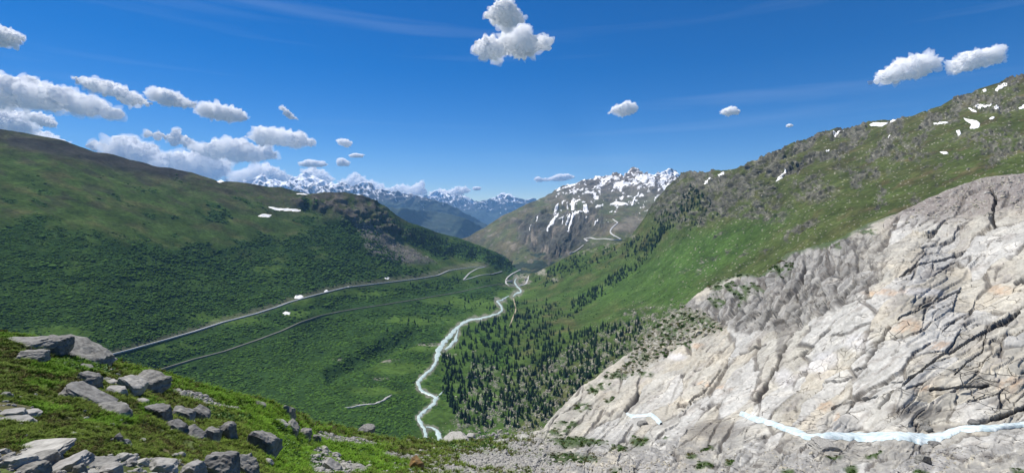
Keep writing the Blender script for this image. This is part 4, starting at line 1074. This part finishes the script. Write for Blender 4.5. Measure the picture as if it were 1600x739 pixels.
BL = [
 (34,545,74,17,-2,Rk,'low dark outcrop at the left end of the knoll crest'),
 (78,557,44,30,0,Rk,'dark domed boulder in the middle of the knoll crest outcrop'),
 (128,566,78,26,24,Rk,'long dark arched boulder sloping down the right end of the knoll crest'),
 (47,569,44,18,-4,Rk,'flat topped dark boulder in the grass just under the crest outcrop'),
 (131,579,20,10,15,Rk,'small dark stone among bright leaves below the arched boulder'),
 (135,606,40,25,4,Rk,'square boulder with a pale top at the left of the boulder cluster'),
 (166,598,16,12,10,Rk,'small dark stone between the square boulder and the pale slanted slab'),
 (196,618,46,26,28,Pk,'pale slanted slab in the middle of the boulder cluster'),
 (171,606,20,10,6,Pk,'small whitish stone lying on the pale slanted slab'),
 (178,620,30,13,12,Pk,'pale flat stone at the foot of the slanted slab'),
 (226,613,52,26,8,Rk,'large dark boulder with a light top at the right of the cluster'),
 (130,630,80,20,33,Rk,'long dark ledge of rock dipping to the right below the cluster'),
 (176,652,52,18,20,Rk,'lower dark end of the dipping ledge above a green hollow'),
 (221,631,20,9,8,Pk,'small pale flat stone right of the slanted slab'),
 (174,634,16,8,10,Pk,'small light stone in the moss beside the dipping ledge'),
 (243,660,40,25,5,Rk,'rounded grey boulder resting on the turf in mid slope'),
 (285,660,32,27,14,Rk,'dark wedge boulder right of the rounded grey one'),
 (312,660,30,22,20,Rk,'dark flat backed boulder touching the wedge boulder'),
 (270,678,34,18,24,Rk,'upper part of the broken dark ledge below the rounded boulder'),
 (300,688,40,20,18,Rk,'lower part of the broken dark ledge beside the tall block'),
 (330,696,32,36,14,Rk,'tall leaning dark block at the end of the broken ledge'),
 (353,696,25,38,2,Rk,'tall square block with a brown turf top'),
 (410,721,46,46,3,Rk,'biggest upright dark boulder above the leafy hollow'),
 (448,662,27,34,6,Rk,'dark rock pillar with turf on top on the slope edge'),
 (403,641,17,8,18,Rk,'small flat grey stone near the slope edge above the scree'),
 (434,668,24,10,24,Pk,'pale narrow stone behind the biggest upright boulder'),
 (452,680,28,18,30,Rk,'dark tilted stone at the top of the leafy hollow'),
 (472,690,24,20,12,Rk,'grey broken block right of the leafy hollow'),
 (492,697,16,16,8,Rk,'small dark block at the upper corner of the grey scree'),
 (340,752,58,42,4,Rk,'knobbly dark outcrop at the bottom edge below the tall blocks'),
 (384,752,38,38,8,Rk,'dark cleft rock right of the knobbly outcrop at the bottom edge'),
 (416,728,17,9,4,Pk,'pale stone sunk in the grass under the biggest upright boulder'),
 (295,750,38,22,-4,Pk,'pale stone at the bottom edge left of the knobbly outcrop'),
 (250,744,40,22,6,Pk,'broad pale block at the bottom edge under orange moss'),
 (219,730,24,13,-6,Pk,'smooth light stone above the broad pale block'),
 (200,732,20,12,-20,Pk,'small slanted pale stone left of the smooth light stone'),
 (100,738,66,24,-27,Pk,'large pale slab leaning up to the right in the bottom stone pile'),
 (152,732,58,24,4,Rk,'large grey flat topped block right of the leaning slab'),
 (120,745,24,22,-10,Rk,'upright small block between the leaning slab and the flat topped block'),
 (140,746,26,16,4,Pk,'light small block under the flat topped block'),
 (164,747,36,18,-5,Pk,'pale wedge block under the right end of the flat topped block'),
 (60,726,50,18,-8,Rk,'dark grey block behind the left part of the bottom stone pile'),
 (24,742,48,24,-14,Pk,'pale block leaning in the bottom left corner'),
 (52,748,40,22,-18,Rk,'grey block beside the corner block at the bottom edge'),
 (50,712,96,12,-3,Pk,'wide flat pale ledge above the bottom stone pile'),
 (18,650,34,12,-4,Pk,'left flat pale stone of the pair at the left picture edge'),
 (40,650,36,10,-3,Pk,'right flat pale stone of the pair at the left picture edge'),
 (22,662,46,11,4,Pk,'broken pale stone in front of the pair at the left edge'),
 (5,625,16,10,0,Rk,'dark stone half cut by the left picture edge'),
 (13,624,9,6,0,Pk,'small round white stone beside the dark stone at the left edge'),
 (181,698,15,18,22,Rk,'small dark upright stone in the mossy hollow'),
 (193,703,14,13,-18,Pk,'small white pointed stone leaning by the mossy hollow'),
 (112,683,11,5,0,Pk,'tiny pale stone on the moss bank'),
 (650,740,26,24,10,M_lich,'boulder covered in orange lichen by the pale gravel'),
 (517,741,28,18,12,Pk,'largest pale stone in the lower scree'),
 (620,735,10,7,0,Pk,'small white stone left of the orange lichen boulder'),
 (708,692,42,14,-18,Pk,'pale rock ledge beside the lower end of the river'),
 (735,686,18,9,-12,Pk,'smaller pale ledge right of the one by the river'),
 (572,678,26,10,4,Rk,'brown flat rock on the far edge of the grassy slope'),
 (1290,702,46,17,3,Pk,'big rounded pale boulder on the near bank of the stream'),
 (1448,674,17,9,-4,Rk,'dark wet boulder at the foot of the overhang'),
 (1462,697,18,6,4,Rk,'low dark rock in the wider stretch of the stream'),
 (1444,728,22,14,6,Rk,'dark boulder among gravel on the right ledges'),
 (1524,666,16,9,-6,Rk,'grey boulder under the overhang near the right end of the stream'),
 (1005,664,18,7,-8,Rk,'grey rock between the two falls of the stream'),
 (168,553,8,4,0,Pk,None)]
for k, b in enumerate(BL):
    if b[6] is None: continue
    boulder(*b, seed=900+k*7, sub=4 if b[2] > 36 else 3)

def sample(n, x0, x1, y0, y1):
    return RNG.uniform(x0, x1, n), RNG.uniform(y0, y1, n)
SC_ROCK = [proto('scree_stone', *rock_vf(60+k, (1, .75, .6), 2, 11), [M_pale]) for k in range(5)]
SC_DARK = [proto('ledge_stone', *rock_vf(80+k, (1, .75, .6), 2, 11), [M_field]) for k in range(5)]
SCREE = [([(262,611),(290,616),(345,632),(378,640),(372,645),(330,637),(285,624),(262,615)], 900, .0042), ([(490,676),(530,684),(580,690),(600,695),(596,701),(560,700),(520,697),(497,688)], 1500, .0030),
 ([(484,706),(505,704),(530,716),(548,728),(545,745),(490,745),(478,725)], 420, .0075), ([(-20,632),(30,634),(60,645),(40,660),(-20,664)], 60, .008),
 ([(-20,706),(60,706),(130,712),(190,716),(265,722),(330,735),(330,760),(-20,760)], 260, .012), ([(720,712),(850,716),(850,731),(730,732)], 900, .0045), ([(600,715),(720,700),(840,680),(870,720),(870,745),(640,745)], 3600, .0042), ([(640,690),(860,672),(880,700),(700,705)], 350, .004), ([(-40,600),(330,620),(420,740),(-40,745)], 130, .006),
 ([(150,570),(200,585),(250,600),(240,615),(180,590)], 70, .007), ([(230,705),(340,715),(330,735),(250,725)], 40, .007), ([(560,722),(640,728),(640,745),(560,745)], 60, .007)]
X, Yp, S = [], [], []
for pl, cnt, sz in SCREE:
    p = np.array(pl, float); a, b = p.min(0), p.max(0); got = 0
    while got < cnt:
        u, v = sample(3000, a[0], b[0], a[1], b[1]); k = poly_sd(u+3*p2(u, v, 12, 6, 2, 5), v, pl) > 0
        u, v = u[k][:cnt-got], v[k][:cnt-got]; X.append(u); Yp.append(v); S.append(np.full(len(u), sz)); got += len(u)
X, Yp, S = map(np.concatenate, (X, Yp, S))
P = near.at(X, Yp, 0.0); S = P[:, 1]*S*np.exp(RNG.normal(size=len(S))*.4)*.9
scatter('scree', P, S, RNG.uniform(0, 6.28, len(S)), SC_ROCK, .25)
# loose stones on the granite ledges
u, v = sample(60000, 850, 1660, 250, 745); k = (v > curve(NSKY, u)+3); u, v = u[k], v[k]
nm_ = near_masks(u, v)
d = nm_['apron']*.5+nm_['scr']*.9*sstep(-.2, .3, p2(u, v, 30, 14, 3, 651))+nm_['gravel']*.55+.28*sstep(688, 705, v)*sstep(1350, 1000, u)*sstep(-.2, .2, p2(u, v, 20, 8, 3, 653))+.25*sstep(.15, .4, p2(u, v, 50, 16, 3, 652, rot=-.5))*sstep(560, 480, v)*sstep(1300, 1000, u)
k = RNG.uniform(0, 1, len(u)) < d; u, v = u[k], v[k]; P = near.at(u, v, 0.0)
S = P[:, 1]*np.exp(RNG.normal(size=len(u))*.5)*.0030
scatter('ledge_rubble', P, S, RNG.uniform(0, 6.28, len(u)), SC_ROCK[:2]+SC_DARK[:4], .3)
print('rocks', time.time()-T0)

# turf, heath and leafy plants on the knoll
M_grass2 = plain('lush_grass_blades', (.07, .16, .014), (.16, .29, .03), 1.5, .8, spec=.05, objrand=.35)
TUFT = [proto('grass_tuft', *tuft_vf(k, 22), [M_grass]) for k in range(4)]
LUSH = [proto('lush_tuft', *tuft_vf(20+k, 22, spread=.8), [M_grass2]) for k in range(3)]
HEATH = [proto('heath_clump', *leaves_vf(30+k, 80, .5, .2, .5), [M_heath]) for k in range(3)]
LEAF = [proto('leafy_clump', *leaves_vf(50+k, 60, .5, .34, .45), [M_leafy]) for k in range(3)]
LUSHP = [(170,568),(300,600),(440,640),(480,670),(600,700),(650,739),(430,745),(400,700),(370,650),(250,604)]
u, v = sample(90000, -70, 900, 515, 760); k = (v > curve(NSKY, u)-1); u, v = u[k], v[k]
nm_ = near_masks(u, v); k = (nm_['turf']*(1-.85*nm_['gravel']) > RNG.uniform(0, 1, len(u))); u, v = u[k], v[k]
for pl, _, _ in SCREE[:6]:
    k = poly_sd(u, v, pl) < 1; u, v = u[k], v[k]
P = near.at(u, v, -.02)
lush = np.maximum(mask(u, v, LUSHP, 12, 16, 661), blobs(u, v, [(100,575,60,16),(60,600,30,8),(230,640,20,14),(60,640,50,10),(40,700,20,5),(170,660,50,10),(20,530,40,5)]))
hz = sstep(-.1, .25, fbm(P, 2.2, 3, 662)); rr = RNG.uniform(0, 1, len(u))
kind = np.where(rr < lush*.9, 1, np.where(rr < lush*.9+(1-lush)*(.25+.5*hz), 2, 0))
keep = RNG.uniform(0, 1, len(u)) < np.where(P[:, 1] > 60, .6, .8)
sz = np.clip(P[:, 1]*.0105, .16, 1.2)*RNG.uniform(.5, 1.2, len(u))
for kk, nm2, pr in ((0, 'alpine_grass', TUFT), (1, 'lush_grass', LUSH), (2, 'heath', HEATH)):
    q = (kind == kk) & keep; s3 = sz[q]*(1.25 if kk == 2 else 1)
    scatter(nm2, P[q], np.stack([s3*1.3, s3*1.3, s3*.8], 1), RNG.uniform(0, 6.28, q.sum()), pr, .15)
LP = [([(100,558),(130,555),(160,565),(175,582),(150,585),(105,578),(72,572)], 420), ([(430,660),(452,668),(470,690),(480,720),(450,735),(430,715)], 330), ([(470,700),(500,712),(545,735),(520,745),(490,745)], 60), ([(310,640),(350,648),(385,655),(380,662),(320,655)], 160), ([(530,700),(570,705),(600,715),(560,722)], 160), ([(650,690),(760,690),(800,700),(700,705)], 120)]
X, Yp = [], []
for pl, cnt in LP:
    p = np.array(pl, float); a, b = p.min(0), p.max(0); u, v = sample(cnt*4, a[0], b[0], a[1], b[1]); k = poly_sd(u, v, pl) > 0; X.append(u[k][:cnt]); Yp.append(v[k][:cnt])
X, Yp = np.concatenate(X), np.concatenate(Yp); P = near.at(X, Yp, .0)
scatter('leafy_plants', P, np.clip(P[:, 1]*.014, .2, 1.3)*RNG.uniform(.7, 1.3, len(X)), RNG.uniform(0, 6.28, len(X)), LEAF, .2)
# dwarf shrubs on the ledges
SHR = [proto('dwarf_shrub', *leaves_vf(70+k, 90, .5, .22, .55), [M_bush]) for k in range(3)]
u, v = sample(60000, 860, 1650, 400, 745); k = (v > curve(NSKY, u)+1); u, v = u[k], v[k]; nm_ = near_masks(u, v)
k = (np.maximum(nm_['green']*.5, nm_['apron']*.45) > RNG.uniform(0, 1, len(u))) & (RNG.uniform(0, 1, len(u)) < .45); u, v = u[k], v[k]; P = near.at(u, v, 0)
scatter('dwarf_shrubs', P, P[:, 1]*RNG.uniform(.006, .013, len(u)), RNG.uniform(0, 6.28, len(u)), SHR+HEATH[:1], .15)
print('plants', time.time()-T0)

# ------------------------------------------------------------------ buildings at the valley mouth
M_white = plain('white_render_wall', (.62, .60, .56), (.7, .68, .64), .3, .9); M_roof = plain('dark_slate_roof', (.06, .055, .055), (.1, .09, .085), .3, .9); M_glass = plain('dark_window_glass', (.03, .035, .04), None, 1, .2)
def box_vf(x0, x1, y0, y1, z0, z1):
    V = np.array([[x, y, z] for x in (x0, x1) for y in (y0, y1) for z in (z0, z1)], float)
    return V, np.array([[0,1,3,2],[4,6,7,5],[0,4,5,1],[2,3,7,6],[0,2,6,4],[1,5,7,3]])
def house(px, py, L, D, H, rz, label, floors=3):
    P0 = valley.pt(px, py); e = bpy.data.objects.new('building', None); e.location = P0; e.rotation_euler = (0, 0, R(rz)); link(e); tag(e, label, 'building')
    V, Fq = box_vf(-L/2, L/2, -D/2, D/2, -4, H); mesh_np('wall', V, Fq, M_white, e, smooth=False)
    V = np.array([[-L/2-1, -D/2-1, H], [L/2+1, -D/2-1, H], [L/2+1, D/2+1, H], [-L/2-1, D/2+1, H], [-L/2+2, 0, H+D*.35], [L/2-2, 0, H+D*.35]])
    me = bpy.data.meshes.new('roof'); me.from_pydata(V.tolist(), [], [(0, 1, 5, 4), (1, 2, 5), (2, 3, 4, 5), (3, 0, 4), (3, 2, 1, 0)]); me.materials.append(M_roof); link(bpy.data.objects.new('roof', me), e)
    for f in range(floors):
        for k in range(int(L/5)):
            V, Fq = box_vf(-.7, .7, -.12, .12, 0, 1.6); o = mesh_np('window', V, Fq, M_glass, e, smooth=False); o.location = (-L/2+3+k*5, -D/2, 1.2+f*3.2)
house(796, 441, 46, 14, 13, -4, 'long white hotel with dark roof inside the river bend at the valley mouth', 4)
house(822, 438, 20, 12, 8, 20, 'small white house with dark roof right of the long hotel', 2)
house(815, 445, 14, 10, 7, -10, 'smallest house between hotel and gravel yard', 2)

# ------------------------------------------------------------------ clouds
def cloud_mat(name, dens):
    m = bpy.data.materials.new(name); m.use_nodes = True; nt = m.node_tree; nt.nodes.clear()
    o = nt.nodes.new('ShaderNodeOutputMaterial'); v = nt.nodes.new('ShaderNodeVolumePrincipled')
    v.inputs['Color'].default_value = (1, 1, 1, 1); v.inputs['Density'].default_value = dens; v.inputs['Anisotropy'].default_value = .0
    nt.links.new(v.outputs[0], o.inputs['Volume']); return m
M_cloud = bpy.data.materials.new('cloud_body'); M_cloud.use_nodes = True
_n = M_cloud.node_tree; _n.nodes.clear(); _o = _n.nodes.new('ShaderNodeOutputMaterial'); _d = _n.nodes.new('ShaderNodeBsdfDiffuse'); _t = _n.nodes.new('ShaderNodeBsdfTranslucent'); _m = _n.nodes.new('ShaderNodeMixShader')
_d.inputs['Color'].default_value = (.99, .99, .99, 1); _t.inputs['Color'].default_value = (.99, .99, .99, 1); _m.inputs[0].default_value = .72
_n.links.new(_d.outputs[0], _m.inputs[1]); _n.links.new(_t.outputs[0], _m.inputs[2]); _n.links.new(_m.outputs[0], _o.inputs['Surface'])
CL = [
 ([(-40,118),(0,122),(12,118),(38,118),(55,128),(75,132),(95,132),(115,141),(140,150),(165,158),(180,168),(198,176),(175,181),(145,183),(120,183),(95,175),(60,172),(45,165),(0,168),(-40,170)],'broad white cloud sloping down from the left picture edge'),
 ([(-40,172),(20,172),(38,182),(42,192),(36,210),(0,215),(-40,212)],'white cloud at the left picture edge just above the ridge'),
 ([(48,178),(65,176),(75,186),(90,192),(86,199),(65,197),(50,189)],'small cloud puff between the broad cloud and the ridge'),
 ([(114,120),(150,120),(185,133),(205,140),(225,152),(240,164),(225,165),(190,160),(165,150),(140,140),(118,128)],'long slanted cloud above the end of the broad left cloud'),
 ([(236,140),(255,138),(275,145),(290,153),(312,163),(300,168),(270,167),(247,162)],'slanted cloud joined to a lower one on its right'),
 ([(305,172),(325,162),(345,163),(365,168),(385,178),(392,188),(370,191),(340,188),(318,183)],'flat based cloud right of the slanted one'),
 ([(437,168),(445,167),(455,176),(467,186),(460,188),(445,181)],'small narrow slanted cloud alone above the far mountains'),
 ([(219,205),(240,204),(262,208),(275,205),(300,218),(330,222),(345,218),(375,216),(395,225),(420,228),(438,240),(430,249),(390,252),(350,250),(320,243),(290,233),(260,220),(235,215)],'long cloud with a flat base over the middle of the left ridge'),
 ([(378,210),(400,208),(405,197),(430,200),(450,203),(475,208),(497,222),(490,231),(455,232),(425,226),(400,226)],'cloud with a knobbly top right of the long flat based one'),
 ([(126,228),(150,223),(180,220),(200,213),(225,222),(250,235),(275,238),(300,232),(330,240),(358,258),(356,272),(330,282),(290,276),(250,266),(200,254),(150,240)],'cumulus bank rising behind the left ridge'),
 ([(45,212),(65,204),(85,214),(108,222),(118,235),(60,228)],'low cloud just peeping over the left ridge'),
 ([(350,287),(365,268),(385,266),(400,262),(410,256),(425,262),(440,266),(458,275),(455,287),(420,292),(380,294)],'cumulus over the blue peak behind the left ridge'),
 ([(464,255),(480,250),(505,252),(517,258),(500,261),(470,260)],'thin flat cloud above the snowy peak'),
 ([(526,250),(535,247),(549,255),(545,259),(528,259)],'tiny round cloud right of the thin flat one'),
 ([(543,243),(555,240),(571,242),(565,246),(548,246)],'tiny flat cloud above the tiny round one'),
 ([(525,219),(540,217),(553,224),(540,230),(530,226)],'small faint cloud wisp above the far mountains'),
 ([(478,275),(482,262),(492,259),(505,268),(514,280),(510,290),(495,295),(478,288)],'tall cumulus head on the shoulder of the snowy peak'),
 ([(530,283),(550,275),(560,271),(572,280),(590,285),(600,292),(620,288),(640,291),(655,283),(665,288),(668,302),(650,310),(600,308),(560,302),(530,292)],'bank of cumulus lying along the far snowy range'),
 ([(670,300),(690,296),(700,298),(715,292),(730,292),(735,300),(715,308),(690,312),(670,310)],'low pale cloud along the farthest peaks'),
 ([(738,293),(745,292),(752,293),(750,297),(740,297)],'tiny cloud right of the low pale cloud'),
 ([(775,308),(785,301),(800,305),(808,312),(790,316)],'small cloud capping the farthest white peak'),
 ([(832,281),(840,276),(850,279),(860,277),(875,272),(895,273),(900,277),(885,282),(855,283),(840,284)],'thin cloud strip left of the snowy mountain top'),
 ([(758,18),(770,12),(790,3),(798,3),(803,12),(812,15),(815,30),(820,35),(800,42),(785,38),(765,32)],'upper of the two clouds at the top of the sky'),
 ([(738,62),(752,62),(765,58),(778,62),(788,55),(800,50),(805,42),(820,42),(828,50),(835,60),(850,57),(859,68),(850,80),(835,88),(820,92),(808,90),(795,85),(780,92),(765,97),(750,92),(742,78)],'lower and larger of the two clouds at the top of the sky'),
 ([(948,178),(955,168),(970,163),(985,160),(996,168),(994,177),(975,180),(962,177)],'ragged small cloud above the snowy mountain'),
 ([(1124,178),(1130,171),(1142,167),(1158,174),(1155,178),(1140,180)],'small flat based cloud in the middle of the right sky'),
 ([(1227,197),(1233,194),(1240,197),(1234,199)],'tiniest cloud fleck above the right skyline'),
 ([(1358,131),(1375,115),(1385,105),(1405,97),(1420,90),(1440,87),(1455,93),(1464,103),(1455,113),(1435,121),(1415,122),(1405,130),(1385,127),(1370,131)],'large wedge shaped cloud over the right ridge'),
 ([(1498,93),(1508,82),(1525,80),(1545,78),(1560,85),(1566,93),(1550,102),(1530,105),(1515,112),(1505,106)],'rounded cloud nearest the top right of the right ridge'),
 ([(-40,40),(5,40),(20,50),(40,58),(35,62),(20,65),(8,70),(-40,66)],'small cloud cut by the upper left picture edge')]
def cloud(poly, label, seed):
    p = np.array(poly, float); r = np.random.default_rng(seed); a, b = p.min(0), p.max(0)
    e = max((HY-b[1])/F, .02); Yc = min((3300 if b[1] < 135 and 600 < a[0] < 900 else 2350)/e, 31500); U = Yc/F
    X = r.uniform(a[0], b[0], 9000); Yp = r.uniform(a[1], b[1], 9000); sd = poly_sd(X, Yp, poly)
    k = sd > .3; X, Yp, sd = X[k], Yp[k], sd[k]
    o = np.argsort(-sd+r.uniform(0, 1, len(sd))*sd.max()*1.0)[:90]; o = np.concatenate([o, r.integers(0, len(sd), 190)])
    X, Yp, sd = X[o], Yp[o], sd[o]
    root = None
    for part, grow, dn in (('cloud', .80, 0), ('wisp', 1.0, 4.5)):
        vs, fs = [], []; bb = 0; V1, F1 = ICO[2]
        for cx_, cy_, rr_ in zip(X, Yp, sd):
            R_ = (max(rr_, .7)*grow+(.5 if part == 'wisp' else 0))*U; c = ray(np.array([cx_]), np.array([cy_]), np.array([Yc]))[0]; c[1] += r.normal()*R_*.6
            vs.append(V1*R_+c); fs.append(F1+bb); bb += len(V1)
        V = np.concatenate(vs); org = V.mean(0) if root is None else np.array(root.location)
        me = proto(part, V-org, np.concatenate(fs), []); ob = bpy.data.objects.new(part, me); col.objects.link(ob)
        ext = (V.max(0)-V.min(0)); vox = max(ext.max()/(120 if part == 'cloud' else 80), U*.9)
        md = ob.modifiers.new('m', 'REMESH'); md.mode = 'VOXEL'; md.voxel_size = vox; md.adaptivity = 0
        dg = bpy.context.evaluated_depsgraph_get(); m2 = bpy.data.meshes.new_from_object(ob.evaluated_get(dg)); ob.modifiers.clear(); ob.data = m2; m2.name = part
        nv = len(m2.vertices); q = np.empty(nv*3, np.float32); m2.vertices.foreach_get('co', q); q = q.reshape(-1, 3).astype(float)
        nr = np.empty(nv*3, np.float32); m2.vertices.foreach_get('normal', nr); nr = nr.reshape(-1, 3)
        tk = (b[1]-a[1])*U; w_ = 1.0 if part == 'cloud' else 1.3
        d = fbm(q+org, tk*.5, 4, seed % 60, .55)*tk*.22*w_
        for oc in range(3): d += (np.abs(perlin((q+org)/(tk*.30/1.9**oc)+oc*9.1, 3+seed % 50))*2-.55)*tk*.13/1.75**oc*w_
        d -= tk*.03
        q = q+nr*d[:, None]*np.array([1, .8, .8]); m2.vertices.foreach_set('co', q.astype(np.float32).ravel()); m2.update()
        m2.materials.clear(); m2.materials.append(cloud_mat('cloud_vapour', dn/tk) if dn else M_cloud)
        m2.polygons.foreach_set('use_smooth', np.ones(len(m2.polygons), bool))
        if root is None: root = ob; ob.location = org; tag(ob, label, 'cloud', 'clouds')
        else: ob.parent = root
for k, (pl, lb) in enumerate(CL): cloud(pl, lb, 1000+k*3)
print('clouds', time.time()-T0)

# ------------------------------------------------------------------ haze
V, Fq = box_vf(-46000, 46000, -3100, 27200, -1101, 1750)
m = bpy.data.materials.new('valley_haze'); m.use_nodes = True; ntz = m.node_tree; ntz.nodes.clear()
o_ = ntz.nodes.new('ShaderNodeOutputMaterial'); v_ = ntz.nodes.new('ShaderNodeVolumePrincipled')
v_.inputs['Color'].default_value = (.28, .57, 1, 1); v_.inputs['Density'].default_value = 2.6e-5; v_.inputs['Anisotropy'].default_value = .0
ntz.links.new(v_.outputs[0], o_.inputs['Volume'])
tag(mesh_np('haze', V, Fq, m, smooth=False), kind='stuff')
print('done', time.time()-T0, 'tris', sum(len(o.data.loops)-2*len(o.data.polygons) for o in col.objects if o.type == 'MESH'))
